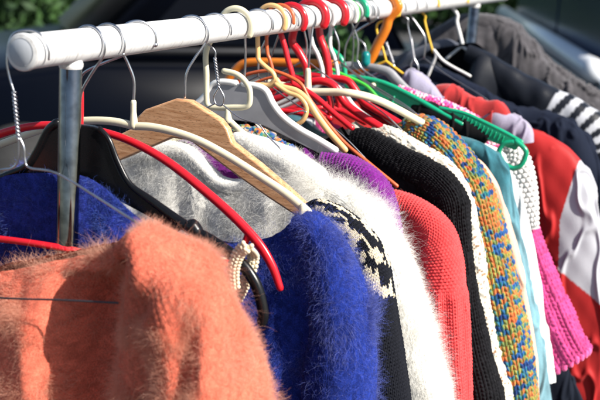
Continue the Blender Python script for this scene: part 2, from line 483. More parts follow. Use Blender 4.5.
# ================================================================== WORLD, LIGHT, CAMERA
w = bpy.data.worlds.new('World'); S.world = w; w.use_nodes = True
wn = w.node_tree; sky = wn.nodes.new('ShaderNodeTexSky'); sky.sky_type = 'NISHITA'; sky.sun_disc = False
sunv = Vector((.77, -.14, .66)).normalized()
elev = math.asin(sunv.z); azim = math.atan2(sunv.x, sunv.y)
sky.sun_elevation = elev; sky.sun_rotation = azim
wn.links.new(sky.outputs[0], wn.nodes['Background'].inputs[0]); wn.nodes['Background'].inputs[1].default_value = .068
ld = bpy.data.lights.new('sun', 'SUN'); ld.energy = 5.0; ld.angle = math.radians(.5); ld.color = (1, .945, .865)
lo = bpy.data.objects.new('sun', ld); COL.objects.link(lo); lo.rotation_euler = (-sunv).to_track_quat('-Z', 'Y').to_euler()
lo.location = (3, 0, 5)
cd = bpy.data.cameras.new('camera'); cam = bpy.data.objects.new('camera', cd); COL.objects.link(cam); S.camera = cam
cd.sensor_width = 36; cd.lens = 72; cd.clip_end = 500; cd.clip_start = .05
from mathutils import Matrix
cam.matrix_world = Matrix([[RM[0][0], RM[0][1], RM[0][2], CAM[0]], [RM[1][0], RM[1][1], RM[1][2], CAM[1]], [RM[2][0], RM[2][1], RM[2][2], CAM[2]], [0, 0, 0, 1]])
cd.dof.use_dof = True; cd.dof.focus_distance = 1.48; cd.dof.aperture_fstop = 8
S.view_settings.view_transform = 'Standard'; S.view_settings.look = 'None'; S.view_settings.gamma = 1
S.view_settings.use_curve_mapping = False; S.view_settings.exposure = .86
S.render.engine = 'CYCLES'; S.cycles.max_bounces = 8

# ================================================================== MATERIAL LIBRARY
M = dict(
    white_rail=plastic('white rail', (.80, .80, .80), .38, .05), cap=plastic('grey cap', (.42, .44, .47), .45, .1),
    chrome=metal('scuffed chrome', (.20, .21, .23), .08, .5), wire=metal('galvanised wire', (.62, .63, .66), .24, .35),
    dkwire=metal('dull wire', (.32, .33, .35), .3, .3),
    cream=plastic('cream plastic', (.74, .68, .48), .32, .08), red=plastic('red plastic', (.60, .012, .022), .24, .12),
    black=plastic('black plastic', (.005, .005, .006), .26, .1, spec=.35), grey=plastic('grey plastic', (.30, .30, .32), .5, .15),
    white=plastic('white plastic', (.78, .78, .76), .3, .05), peach=plastic('yellowed plastic', (.78, .47, .20), .3, .1),
    rust=plastic('orange brown plastic', (.56, .11, .035), .35, .2), orange=plastic('orange plastic', (.74, .20, .015), .28, .1),
    emerald=plastic('emerald plastic', (.008, .33, .17), .25, .1), lime=plastic('lime plastic', (.06, .50, .05), .3, .1),
    yellow=plastic('yellow coating', (.80, .50, .04), .35, .15), teal_bead=plastic('teal plastic', (.0, .19, .19), .3, .2),
    wood=woodmat('beech'),
)
HG = 'clothes hangers along the rail'

def railmat():
    m = plastic('white rail', (.66, .66, .655), .4, .05)
    nt = m.node_tree; b = nt.nodes['Principled BSDF']; base = b.inputs['Base Color'].links[0].from_socket
    tc = nt.nodes.new('ShaderNodeTexCoord'); mp = nt.nodes.new('ShaderNodeMapping'); mp.inputs['Scale'].default_value = (25, 420, 25)
    n = nt.nodes.new('ShaderNodeTexNoise'); n.inputs['Scale'].default_value = 1; n.inputs['Detail'].default_value = 5; n.inputs['Roughness'].default_value = .7
    nt.links.new(tc.outputs['Object'], mp.inputs['Vector']); nt.links.new(mp.outputs['Vector'], n.inputs['Vector'])
    r = nt.nodes.new('ShaderNodeValToRGB'); r.color_ramp.elements[0].position = .30; r.color_ramp.elements[1].position = .47
    r.color_ramp.elements[0].color = (.42, .40, .38, 1); r.color_ramp.elements[1].color = (1, 1, 1, 1)
    nt.links.new(n.outputs['Fac'], r.inputs['Fac'])
    mx = nt.nodes.new('ShaderNodeMix'); mx.data_type = 'RGBA'; mx.blend_type = 'MULTIPLY'; mx.inputs[0].default_value = .8
    nt.links.new(base, mx.inputs[6]); nt.links.new(r.outputs['Color'], mx.inputs[7]); nt.links.new(mx.outputs[2], b.inputs['Base Color'])
    return m
M['white_rail'] = railmat()
# ================================================================== RACK
R0 = .0175
rack = empty('clothes_rack', (0, .85, 0), 'white-railed clothes rack on chrome posts, standing under all the hangers', 'clothes rack')
def ring_tube(name, y0, y1, r, m, parent, bevel=.002, seg=48):
    prof = [(y0, 0), (y0, r - bevel), (y0 + bevel, r), (y1 - bevel, r), (y1, r - bevel), (y1, 0)]
    V = []; Fc = []
    for y, rr in prof:
        for k in range(seg):
            a = 2 * math.pi * k / seg; V.append((rr * math.cos(a), y, RZ + rr * math.sin(a)))
    for i in range(len(prof) - 1):
        for k in range(seg):
            l = (k + 1) % seg; Fc.append((i * seg + k, (i + 1) * seg + k, (i + 1) * seg + l, i * seg + l))
    return mesh_py(name, V, Fc, m, parent)
ring_tube('rail', .003, 1.95, R0, M['white_rail'], rack)
# end cap: rim and a slightly sunken grey disc
ec = ring_tube('end_cap', -.004, .0032, R0 + .0012, M['white_rail'], rack, .0016)
ring_tube('cap_disc', -.0056, -.0036, R0 - .0035, M['cap'], ec, .0012)
ring_tube('end_cap', 1.9495, 1.956, R0 + .0012, M['white_rail'], rack)
def post(y):
    top = RZ - R0 + .002
    base_x = -.0065
    p = tube('post', [(0, y, top), (0, y, .62), (0, y, .09)], .0118, M['chrome'], rack, 0, seg=32)
    tube('collar', [(0, y, top - .002), (0, y, top - .005)], .0128, M['white_rail'], p, 0, seg=32)
    return p
for y in (.082, 1.70):
    post(y)
    tube('foot', [(-.27, y, .085), (.27, y, .085)], .0125, M['chrome'], rack, 0, seg=20)
    for sx in (-.26, .26):
        wv = tube('castor', [(sx, y - .012, .027), (sx, y + .012, .027)], .026, M['black'], rack, 0, seg=28)
        tube('stem', [(sx, y, .028), (sx, y, .085)], .006, M['chrome'], wv, 0)
tube('crossbar', [(0, .09, .12), (0, 1.69, .12)], .010, M['chrome'], rack, 0, seg=16)

# ================================================================== HANGERS
def hook_pts(y, neck, front_down=False, yaw=.35, r=.0212, tip=.35, ball=False):
    """metal hook round the rail down to the neck point (x,y,z)"""
    cz = RZ + R0 + .0019 - r
    sgn = 1 if front_down else -1
    pts = []
    # from the free tip over the top and down the other side
    for a in np.linspace(math.radians(180 - 205 + tip * 40), math.radians(180), 18):
        pts.append((-sgn * 0 + r * math.cos(a) * (1), 0, cz + r * math.sin(a)))
    pts = [(x, 0, z) for x, _, z in pts]
    a_end = math.radians(214)
    for a in np.linspace(math.radians(186), a_end, 4): pts.append((r * math.cos(a), 0, cz + r * math.sin(a)))
    if front_down: pts = [(-x, 0, z) for x, _, z in pts]
    pts = [(x * math.cos(yaw), y + x * math.sin(yaw), z) for x, _, z in pts]
    nx, ny, nz = neck
    e = pts[-1]
    pts.append((e[0] * .45 + nx * .55 , e[1] * .4 + ny * .6, e[2] * .72 + nz * .28 ))
    pts.append((nx * .98 + e[0] * .02, ny, e[2] * .42 + nz * .58))
    pts.append((nx, ny, nz))
    return pts
def hanger(label, y, neck):
    return empty('clothes_hanger', (neck[0], y, neck[2]), label, 'clothes hanger', HG)
def mir(pts, x0): return [(2 * x0 - p[0],) + tuple(p[1:]) for p in pts]

# -- wire hanger of the orange cardigan
y = .0
n = P3(19, 140, y)
h = hanger('thin silver wire hanger hooked at the very end of the rail, carrying the orange cardigan', y, n)
hk = [(.0205, y + .012, RZ - .006), (.0212, y + .010, RZ + .004), (.014, y + .008, RZ + .0175), (0, y + .006, RZ + .021), (-.015, y + .004, RZ + .0175)] + [P3(7, 58, y), P3(9, 75, y), P3(14, 92, y)]
hk = hk[:4] + [(-.0175, y + .004, RZ + .014)] + hk[5:]
tube('hook', hk, .0012, M['wire'], h)
tw = []; tw2 = []
a0, a1 = np.array(P3(14, 92, y)), np.array(n)
for i, t in enumerate(np.linspace(0, 1, 40)):
    c = a0 + (a1 - a0) * t; an = t * 6 * 2 * math.pi
    tw.append(tuple(c + .0014 * np.array([math.cos(an), math.sin(an), 0]))); tw2.append(tuple(c - .0014 * np.array([math.cos(an), math.sin(an), 0])))
multi_tube('twisted_neck', [(tw, .0011), (tw2, .0011)], M['wire'], h, 8)
tube('arm', PL3([(20, 138), (24, 148), (25, 160), (30, 168), (56, 173), (95, 196), (131, 219), (150, 231)], y), .0012, M['wire'], h)
tube('arm', PL3([(19, 138), (18, 160), (12, 168), (0, 170), (-40, 178), (-110, 205)], y), .0012, M['wire'], h)
tube('bottom_bar', [P3(-110, 291, y - .046), P3(0, 298, y - .046), P3(60, 300, y - .046), P3(118, 303, y - .046)], .0010, plastic('blackened wire', (.03, .03, .035), .4), h)

# -- black plastic hanger
y = .115
n = P3(80, 122, y)
h = hanger('glossy black plastic hanger with broad shoulders, just behind the near chrome post', y, n)
tube('hook', hook_pts(y, n, True, -.1), .0015, M['wire'], h)
out = [(80, 124), (97, 127), (107, 136), (116, 160), (128, 182), (150, 200), (188, 226)]
inn = [(178, 232), (150, 216), (120, 200), (100, 190), (80, 186)]
op = catmull(PP(out, y), 5); ip = catmull(PP(inn, y), 5)
x0 = n[0]
right = list(map(tuple, op)) + list(map(tuple, ip))
left = [(2 * x0 - a, b) for a, b in right[::-1]]
poly = right[:-1] + left[1:-1]
prism_xz('body', right[1:-1] + left[1:-1], y - .004, y + .004, M['black'], h, .0018)
# raised rim that catches the sun, and the bent arm end
tube('arm', PL3([(100, 129), (109, 140), (118, 162), (130, 184), (152, 201), (186, 226), (215, 243), (240, 262), (256, 285), (263, 312), (262, 322)], y - .003), [.0032, .003, .0035, .006, .0068, .0064, .006], M['black'], h, flat=.9)
tube('arm', mir(PL3([(100, 129), (109, 140), (118, 162), (130, 184), (152, 201), (186, 226), (215, 243), (240, 262), (256, 285)], y - .003), x0), .005, M['black'], h)
tube('shoulder_clip', PL3([(192, 226), (196, 232)], y - .003), .0085, M['black'], h, 0)

# -- red plastic hanger
y = .16
n = P3(81, 92, y)
h = hanger('thin red hanger with a bare curved arm crossing the white mohair', y, n)
tube('hook', hook_pts(y - .006, n, True, -.05), .0014, M['wire'], h)
tube('neck_sleeve', PL3([(81, 92), (81, 110), (80.5, 128)], y), .0032, M['red'], h)
arm = [(80, 127), (100, 131), (130, 141), (165, 160), (200, 187), (233, 216), (258, 243), (272, 266), (280, 288)]
a3 = PL3(arm, y)
tube('arm', a3, [.004, .0042, .0045, .005, .0052, .0055, .0055, .005, .0042], M['red'], h, flat=.8)
tube('arm', mir(a3, P(80, 127, y)[0]), [.004, .0045, .005, .0052, .0055, .0045], M['red'], h, flat=.8)
tube('end_stub', PL3([(249, 232), (244, 246), (241, 256)], y), [.004, .0036, .003], M['red'], h)
tube('bottom_bar', [P3(-60, 234, .075), P3(0, 239, .070), P3(56, 247, .070), P3(110, 257, .10), P3(180, 262, .145), P3(254, 263, y)], .0038, M['red'], h)

# -- cream plastic hanger over the blue sweater
y = .215
n = P3(133.5, 104, y)
h = hanger('long cream hanger with thin bowed arms over the royal blue sweater', y, n)
tube('hook', hook_pts(y, n, False, .55), .0017, M['wire'], h)
hk0 = hook_pts(y, n, False, .55)[0]
tube('hook_ball', [(hk0[0], hk0[1], hk0[2]), (hk0[0] + .0004, hk0[1], hk0[2] - .001)], .0026, M['wire'], h, 0)
tube('neck_sleeve', PL3([(133.5, 102), (133.5, 112), (134, 126)], y), [.0034, .0034, .005], M['cream'], h)
arm = [(134, 126), (152, 127), (175, 132), (200, 141), (228, 156), (258, 175), (285, 193), (308, 212)]
a3 = PL3(arm, y)
tube('arm', a3, [.0048, .0046, .0046, .005], M['cream'], h, flat=.75)
tube('arm', mir(a3, P(134, 126, y)[0]), [.0048, .0046, .0046, .005], M['cream'], h, flat=.75)
tube('bottom_bar', mir(PL3([(134, 249), (200, 256), (236, 262)], y - .022), P(134, 249, y)[0])[::-1] + PL3([(200, 256), (236, 262)], y - .022), .003, M['cream'], h)
tube('end_stub', PL3([(303, 206), (300, 222), (293, 238)], y - .006), [.004, .003, .0015], M['cream'], h)

# -- wooden hanger
y = .335
n = P3(185, 97, y)
h = hanger('broad wooden hanger with pale worn edges, behind the long cream arm', y, n)
tube('hook', hook_pts(y + .012, n, True, .15), .0016, M['wire'], h)
x0 = n[0]
top = PP([(183, 97), (192, 100), (222, 119), (229, 128), (234, 142), (262, 164), (290, 188), (316, 212)], y)
bot = PP([(308, 222), (270, 197), (240, 176), (212, 155), (192, 140), (183, 136)], y)
right = top + bot
left = [(2 * x0 - a, b) for a, b in right[::-1]]
wb = prism_xz('wooden_body', right[1:-1] + left[1:-1], y - .0065, y + .0065, M['wood'], h, .003, 3)

# -- thin wire clip hanger
y = .41
n = P3(219, 88, y)
h = hanger('thin wire hanger with a pear-shaped loop, in front of the squared cream hook', y, n)
tube('hook', hook_pts(y, P3(215, 60, y), False, .3), .0012, M['wire'], h)
tw = []
a0, a1 = np.array(P3(215, 58, y)), np.array(n)
for t in np.linspace(0, 1, 40):
    c = a0 + (a1 - a0) * t; an = t * 5 * 2 * math.pi
    tw.append(tuple(c + .0013 * np.array([math.cos(an), math.sin(an), 0])))
tw2 = [tuple(2 * (a0 + (a1 - a0) * t) - np.array(q)) for t, q in zip(np.linspace(0, 1, 40), tw)]
multi_tube('twisted_neck', [(tw, .0011), (tw2, .0011)], M['wire'], h, 8)
tube('loop', PL3([(219, 87), (214, 96), (216, 104), (222, 105), (224, 97), (219, 87)], y), .0012, M['wire'], h)
multi_tube('arm', [(PL3([(222, 104), (240, 118), (258, 124), (268, 136), (281, 149)], y), .001), (mir(PL3([(222, 104), (240, 118), (258, 124), (268, 136), (281, 149)], y), P(219, 100, y)[0]), .001)], M['wire'], h)

# -- cream hanger with square plastic hook
y = .47
n = P3(228, 112, y)
h = hanger('cream plastic hanger with a big squared open hook, carrying the white mohair sweater', y, n)
cx, cz = 0, RZ - .001
arc = [(.0235 * math.cos(a), y, cz + .001 + .0235 * math.sin(a)) for a in np.linspace(-.45, math.pi, 14)]
arc += [(P(207, 45, y)[0], y, P(207, 45, y)[1])] 
pp = arc[:-1] + PL3([(206.5, 50), (206.5, 75), (206.5, 98), (208, 105), (214, 107.5), (232, 107.5), (244, 107), (249, 104), (250, 96), (249, 88), (244, 80), (236, 74), (224, 71)], y)
tube('hook', pp, .0041, M['cream'], h, smooth_n=5, flat=.8)
tube('finial', PL3([(228, 110), (228, 120)], y), [.004, .006], M['cream'], h, 0)
tube('swivel', PL3([(227.5, 119), (227.5, 136)], y), .0042, M['chrome'], h, 0)
arm = [(228, 119), (236, 127), (250, 138), (275, 150), (300, 162), (322, 175)]
tube('arm', PL3(arm, y + .002), .0045, M['cream'], h, flat=.8); tube('arm', mir(PL3(arm, y + .002), P(228, 119, y)[0]), .0045, M['cream'], h, flat=.8)

# -- grey flat hanger
y = .55
n = P3(244, 86, y)
h = hanger('wide flat light grey plastic hanger with sunlight painted along its rim, carrying the purple knit', y, n)
tube('hook', hook_pts(y - .01, n, False, .35), .0017, M['wire'], h)
top = PP([(244, 84), (258, 86), (267, 91), (273, 103), (283, 116), (300, 129), (318, 139), (336, 150)], y)
bot = PP([(331, 158), (310, 148), (290, 138), (270, 128), (255, 122), (244, 121)], y)
x0 = P(240, 86, y)[0]
right = list(map(tuple, catmull(top, 4))) + list(map(tuple, catmull(bot, 4)))
left = [(2 * x0 - a, b) for a, b in right[::-1]]
prism_xz('body', right + left, y - .004, y + .004, M['grey'], h, .0012)
rimr = [(a, y - .001, b) for a, b in catmull(top, 4)]
tube('rim', rimr, .0045, M['white'], h, 0, flat=1.2); tube('rim', mir(rimr, x0), .0045, M['white'], h, 0, flat=1.2)  # white rim paints the sun on the top edge into the colour

# -- yellowed hanger with loops
y = .585
n = P3(272, 70, y)
h = hanger('amber-cream plastic hanger with a rounded trouser loop under its shoulder', y, n)
arc = [(.0225 * math.cos(a), y, RZ + .001 + .0225 * math.sin(a)) for a in np.linspace(-.4, math.pi + .3, 14)]
tube('hook', arc + PL3([(258, 52), (259, 60), (266, 67), (273, 73), (276, 82)], y), .0034, M['peach'], h, 5)
arm = PL3([(276, 80), (282, 87), (296, 91), (307, 100), (318, 117), (330, 133), (345, 150)], y)
tube('arm', arm, .0048, M['peach'], h, flat=.8); tube('arm', mir(arm, P(276, 80, y)[0]), .0048, M['peach'], h, flat=.8)
tube('trouser_loop', PL3([(276, 84), (288, 92), (300, 97), (307, 108), (303, 120), (292, 126), (281, 122)], y - .002), .0036, M['peach'], h)
tube('trouser_clip', PL3([(278, 118), (300, 111), (306, 112)], y - .006), .0012, M['wire'], h, 5)

# -- thin orange-brown hanger carrying the coral knit
y = .615
n = P3(273, 70, y)
h = hanger('thin orange-brown hanger whose long wiry arm ends in the coral knit', y, n)
arc = [(.0217 * math.cos(a), y, RZ + .001 + .0217 * math.sin(a)) for a in np.linspace(-.1, math.pi + .25, 12)]
tube('hook', arc + PL3([(267, 50), (270, 60), (273, 71)], y), .0027, M['rust'], h, 5)
arm = PL3([(272, 70), (288, 76), (301, 84), (309, 98), (325, 120), (345, 143), (370, 164), (397, 186)], y)
tube('arm', arm, .0027, M['rust'], h); tube('arm', mir(arm, P(272, 70, y)[0]), .0027, M['rust'], h)
tube('arm_brace', PL3([(249, 86), (262, 80), (276, 76)], y), .0022, M['rust'], h)

def plastic_hanger(label, y, hooktop, arms, m, r=.0048, bar=None, tip=-.5, rh=.0235, shift=0.0, extra=()):
    """tubular plastic hanger: hook over the rail, neck px list, arm px list, optional bar px list"""
    neck = PL3(hooktop, y)
    h = hanger(label, y, neck[-1])
    arc = [(rh * math.cos(a), y, RZ + R0 + r - rh + rh * math.sin(a)) for a in np.linspace(tip, math.pi + .15, 14)]
    tube('hook', arc + neck, r, m, h, 5)
    a3 = PL3(arms, y)
    tube('arm', a3, r, m, h, 5); tube('arm', mir(a3, a3[0][0]), r, m, h, 5)
    if bar:
        b3 = PL3(bar, y); tube('bottom_bar', mir(b3, a3[0][0])[::-1] + b3, r * .9, m, h, 0)
    for e in extra:
        tube(e[0], PL3(e[1], y), e[2], e[3], h, 5)
    return h
plastic_hanger('stout red tubular hanger, nearest of those with round-ended hooks', .735,
    [(292, 40), (299, 52), (306, 66), (308, 82)], [(308, 82), (322, 81), (334, 86), (346, 104), (372, 122), (402, 140)], M['red'], .0062, bar=[(300, 106), (318, 112), (330, 118)],
    extra=(('clip', [(328, 92), (331, 104), (330, 114)], .0048, M['red']),))
# cream hanger carrying the multicoloured knit
y = .695
n = P3(308, 76, y)
h = hanger('cream tubular hanger reaching into the shoulder of the multicoloured knit', y, n)
tube('hook', hook_pts(y, n, True, .5), .0017, M['dkwire'], h)
tube('neck_sleeve', PL3([(308, 70), (308, 82), (308, 92)], y), [.0042, .005, .006], M['cream'], h)
arm = PL3([(308, 92), (330, 92), (350, 93)], y) + [P3(372, 98, y + .02), P3(395, 108, y + .05), P3(424, 124, y + .09)]
tube('arm', arm, .0058, M['cream'], h); tube('arm', mir(arm, arm[0][0]), .0058, M['cream'], h)
plastic_hanger('slim white plastic hanger squeezed between the two red tubular ones', .775,
    [(312, 42), (318, 55), (322, 68), (323, 80)], [(323, 80), (334, 84), (345, 94), (356, 108), (375, 122)], M['white'], .0034, rh=.0222)
plastic_hanger('second stout red tubular hanger, hooked beside the lime green one', .82,
    [(320, 36), (325, 50), (328, 64), (329, 78)], [(329, 78), (346, 80), (354, 88), (364, 102), (385, 115), (414, 132)], M['red'], .0060, bar=[(325, 104), (345, 112), (365, 122)],
    extra=(('clip', [(336, 92), (339, 104), (338, 112)], .0046, M['red']),))
plastic_hanger('narrow white hanger hooked between the lime and emerald ones', .875, [(330, 44), (334, 56), (337, 68), (338, 78)],
    [(338, 78), (350, 84), (362, 96), (378, 112), (400, 128)], M['white'], .0032, rh=.0222)
plastic_hanger('slender dark red hanger low behind the amber loop', .655, [(284, 44), (288, 60), (292, 74), (293, 84)],
    [(293, 84), (305, 90), (318, 99), (335, 114), (352, 128)], M['red'], .0042, bar=[(293, 112), (310, 115), (325, 117)], rh=.0228)
# emerald hanger with deep web
y = .92
h = hanger('emerald plastic hanger with a deep webbed shoulder plate and a pearl stud', y, P3(345, 72, y))
arc = [(.0228 * math.cos(a), y, RZ + .0005 + .0228 * math.sin(a)) for a in np.linspace(-.2, math.pi + .1, 14)]
tube('hook', arc + PL3([(327, 42), (331, 49), (340, 57), (344, 66), (345, 78)], y), .0044, M['emerald'], h, 5)
hk = arc[0]
tube('hook_tip', [hk, (hk[0] + .001, hk[1] + .012, hk[2] - .010)], .0032, M['black'], h, 0)
top = PP([(345, 77), (362, 78), (384, 83), (410, 95), (440, 112), (462, 124)], y); bot = PP([(462, 132), (430, 118), (405, 108), (380, 97), (360, 90), (345, 88)], y)
prism_xz('web', list(map(tuple, catmull(top, 4))) + list(map(tuple, catmull(bot, 4))), y - .0015, y + .0015, M['emerald'], h, .0006)
rr = [(a, y, b) for a, b in catmull(top, 4)]
tube('arm', rr, .0042, M['emerald'], h, 0); tube('arm', mir(rr, rr[0][0]), .0042, M['emerald'], h, 0)
tube('brace', PL3([(394, 97), (392, 103), (393, 110)], y - .003), .0022, M['emerald'], h)
tube('stud', PL3([(373, 85), (373.6, 85.4)], y - .004), .0043, M['cream'], h, 0)
# lime thin hanger
plastic_hanger('thin lime green hanger below the emerald one', .885, [(327, 48), (327, 60), (329, 68)],
    [(329, 68), (342, 74), (358, 81), (368, 87), (378, 98)], M['lime'], .0026, rh=.0212)
# silver swivel hanger with teal collar and grey arms
y = 1.0
n = P3(366, 58, y)
h = hanger('pale grey plastic hanger with a bent wire hook and a teal collar', y, n)
tube('hook', hook_pts(y - .02, P3(353, 34, y), True, .3)[:-3] + PL3([(353, 34), (360, 40), (365, 46), (366, 58)], y), .0018, M['wire'], h)
tube('collar', PL3([(366, 55), (366, 63)], y), .0078, M['teal_bead'], h, 0)
arm = PL3([(366, 66), (376, 68), (388, 72), (396, 80), (406, 90), (425, 104)], y)
tube('arm', arm, [.005, .0075, .009, .009, .007], M['grey'], h, flat=.6); tube('arm', mir(arm, arm[0][0]), [.005, .0075, .009, .009, .007], M['grey'], h, flat=.6)
# big orange hanger
y = 1.07
h = hanger('big bright orange tubular hanger whose arm stretches level behind the others', y, P3(362, 60, y))
arc = [(.026 * math.cos(a), y, RZ + .0005 + .026 * math.sin(a)) for a in np.linspace(.1, math.pi + .4, 14)][::-1]
tube('hook', arc + PL3([(389, 18), (386, 28), (378, 44), (370, 60), (362, 68), (350, 69)], y), .0088, M['orange'], h, 5, flat=.8)
tube('arm', PL3([(350, 67), (330, 64), (300, 63), (262, 62), (243, 64), (232, 74), (226, 84)], y), .0078, M['orange'], h, 5, flat=.8)
# yellow wire hangers
y = 1.10
h = hanger('wire hanger coated bright yellow with a short bare arm, beside the big orange hook', y, P3(386, 60, y))
tube('hook', hook_pts(y, P3(377, 30, y), True, .4)[:-1] + PL3([(377, 32), (382, 46), (386, 60)], y), .002, M['yellow'], h)
a = PL3([(386, 61), (398, 70), (413, 81)], y); multi_tube('arm', [(a, .0024), (mir(a, a[0][0]), .0024)], M['yellow'], h)
y = 1.13
h = hanger('zinc wire hanger with a long twisted neck beside the yellow one', y, P3(393, 62, y))
tube('hook', hook_pts(y, P3(384, 38, y), False, .3), .0014, M['wire'], h)
def twist(h, p, q, y, turns, m):
    a0, a1 = np.array(P3(*p, y)), np.array(P3(*q, y)); t1 = []; t2 = []
    for t in np.linspace(0, 1, turns * 8):
        c = a0 + (a1 - a0) * t; an = t * turns * 2 * math.pi; o = .0019 * np.array([math.cos(an), math.sin(an), 0])
        t1.append(tuple(c + o)); t2.append(tuple(c - o))
    multi_tube('twisted_neck', [(t1, .0014), (t2, .0014)], m, h, 8)
twist(h, (386, 42), (393, 62), y, 5, M['wire'])
a = PL3([(393, 62), (396, 68), (412, 80), (440, 98)], y); multi_tube('arm', [(a, .0014), (mir(a, a[0][0]), .0014)], M['wire'], h)
y = 1.20
h = hanger('wire hanger with a looped base, right of the big orange hook', y, P3(414, 60, y))
tube('hook', hook_pts(y, P3(408, 24, y), False, .4)[:-1] + PL3([(408, 26), (411, 40)], y), .0014, M['wire'], h)
twist(h, (411, 38), (414, 58), y, 5, M['wire'])
multi_tube('arm', [(PL3([(414, 58), (418, 66), (419, 76), (426, 84)], y), .0016), (PL3([(414, 58), (411, 66), (412, 76), (404, 84)], y), .0016)], M['wire'], h)
y = 1.34
h = hanger('yellow-hooked hanger with a white bent arm, holding the dark navy jacket', y, P3(433, 52, y))
tube('hook', hook_pts(y, P3(425, 22, y), False, .4)[:-1] + PL3([(425, 22), (429, 38), (433, 52)], y), .0022, M['yellow'], h)
a = PL3([(434, 50), (436, 56), (432, 66), (428, 76)], y); tube('arm', a, .0028, M['white'], h)
a = PL3([(434, 50), (445, 62), (470, 76)], y); tube('arm', a, .0028, M['white'], h)
y = 1.56
h = hanger('white plastic hanger with a yellow hook tip, inside the black leather jacket', y, P3(462, 46, y))
hp = hook_pts(y, P3(457, 22, y), False, .5)
tube('hook', hp[:8] , .0026, M['yellow'], h); tube('neck', hp[7:-1] + PL3([(457, 22), (460, 34), (463, 46)], y), .0036, M['white'], h)
multi_tube('arm', [(PL3([(462, 46), (478, 58)], y), .0038), (PL3([(462, 46), (446, 59)], y), .0034)], M['white'], h)
# the dark pile of small metal hooks between the coloured ones
for (yy, px, py, fd) in ((.63, 258, 76, False), (.665, 266, 100, False), (.745, 306, 60, False), (.86, 338, 60, False), (.895, 344, 66, True), (.96, 352, 66, False), (1.26, 424, 58, False)):
    n = P3(px, py, yy)
    lab = {.63: 'dull wire hanger just left of the amber plastic hook', .665: 'black-necked wire hanger hidden behind the amber loop', .745: 'dark wire hanger behind the thick cream neck',
           .86: 'bare wire hanger between the red and emerald hooks', .895: 'wire hanger touching the emerald hook from behind', .96: 'wire hanger between the emerald and orange hooks',
           1.26: 'wire hanger between the zinc twisted neck and the yellow hook'}[yy]
    h = hanger(lab, yy, n)
    tube('hook', hook_pts(yy, n, fd, random.uniform(.1, .6)), .0015, M['wire' if yy in (.745, .86, 1.26, .63) else 'dkwire'], h)
    a = [n, (n[0] + .05, yy, n[2] - .028), (n[0] + .13, yy, n[2] - .065), (n[0] + .19, yy, n[2] - .11)]
    multi_tube('arm', [(a, .0011), (mir(a, n[0]), .0011)], M['dkwire'], h)

# ================================================================== GARMENTS
def down(pts, zb=RZ - .85, drift=.0):      # extend an outline to the hem
    x, z = pts[-1]; x1, z1 = pts[-2]
    sl = (x - x1) / min(-.02, z - z1) * -1
    sl = max(-.2, min(.25, sl))
    n = max(1, int((z - zb) / .12)); out = list(pts)
    for i in range(1, n + 1):
        t = i / n; out.append((x + (z - zb) * t * sl * -1 * (1 - .5 * t) * -1 * 1 + drift * t, z + (zb - z) * t))
    return out
def half_tops(shoulder, neck_w, front_dip, back_dip):
    """shoulder: [(x,z)..] from the neck outwards, x>0. Returns front and back top curves left..right"""
    x0, z0 = shoulder[0]
    def side(dip):
        nk = [(0, z0 - dip), (x0 * .55, z0 - dip * .85), (x0 * .9, z0 - dip * .3)]
        r = nk + list(shoulder)
        l = [(-a, b) for a, b in r[::-1]][:-1]
        return l + r
    return side(front_dip), side(back_dip)
GR = 'knitwear hanging on the rail'
def garment(name, label, cat, y, group=GR):
    return empty(name, (0, y, RZ), label, cat, group)
def cull(grid, zmin): return grid

# ---- 1 orange mohair cardigan
y = -.005
g = garment('cardigan', 'fluffy salmon-orange mohair cardigan, nearest garment on the rail', 'cardigan', y)
mo = cloth('orange knit', (.50, .145, .075), 500, .25, .8, .95, .4, 25, .002)
ho = hairmat('orange mohair', (1.0, .50, .345), .48, .12, .75)
topc = PP([(-70, 300), (-20, 278), (20, 270), (60, 262), (95, 255), (112, 250)], y) + PP([(126, 240), (142, 236)], y)
yr = topc[-1]
front = [(-.26, RZ - .22)] + topc[:1] + topc[1:]
zl = min(p[1] for p in topc)
front = [(-.23, zl - .10)] + topc + [(yr[0] + .045, yr[1] - .035), (yr[0] + .06, yr[1] - .10)]
back = [(-.23, zl - .10)] + [(a, b + .004) for a, b in topc] + [(yr[0] + .045, yr[1] - .035), (yr[0] + .06, yr[1] - .10)]
tg = torso_grid(front, back, y + .012, .046, RZ - .70, 150, 360, .010, 3, 1.0)
# the deep fold between the body and the sleeve
G = tg[0]
xv = P(94, 330, y)[0]
G[..., 1] += np.where(G[..., 1] < y, 1, 0) * .058 * np.exp(-np.abs((G[..., 0] - xv) / .030) ** 3) * np.clip((RZ - .15 - G[..., 2]) / .08, 0, 1)
tg = (G, normals_out(G, True), tg[2], tg[3])
def orange_col(c, seed=0):
    return solidcol(c, .12, seed)
my = yarn('orange yarn', .95, .2, .05)
knit('body', tg, stockinette(.0058, .0046), solidcol((.66, .155, .095), .2), my, g)
ol = down(PP([(124, 244), (134, 234), (145, 229), (162, 236), (192, 251), (214, 276), (234, 318), (249, 358), (259, 400)], y), RZ - .72)
sg = sleeve_grid(ol, y, [.012, .075, .105, .115, .12, .12, .12], [.02, .05, .066, .068, .064, .06, .06], 220, 240, .007, 5, shape=.9, ffreq=5)
G = sg[0]; zc = P(150, 330, y)[1]; front_ = np.where(G[..., 1] < y, 1, 0)
xa = P(146, 330, y)[0] + .10 * (G[..., 2] - zc); xb = P(208, 330, y)[0] - .10 * (G[..., 2] - zc)
rmp = np.clip((RZ - .155 - G[..., 2]) / .05, 0, 1)
G[..., 1] -= front_ * .026 * np.exp(-((G[..., 0] - xa) / .020) ** 2) * rmp
G[..., 1] += front_ * .020 * np.exp(-((G[..., 0] - xb) / .012) ** 2) * np.clip((P(206, 285, y)[1] - G[..., 2]) / .06, 0, 1)
sg = (G, normals_out(G, True), sg[2], sg[3])
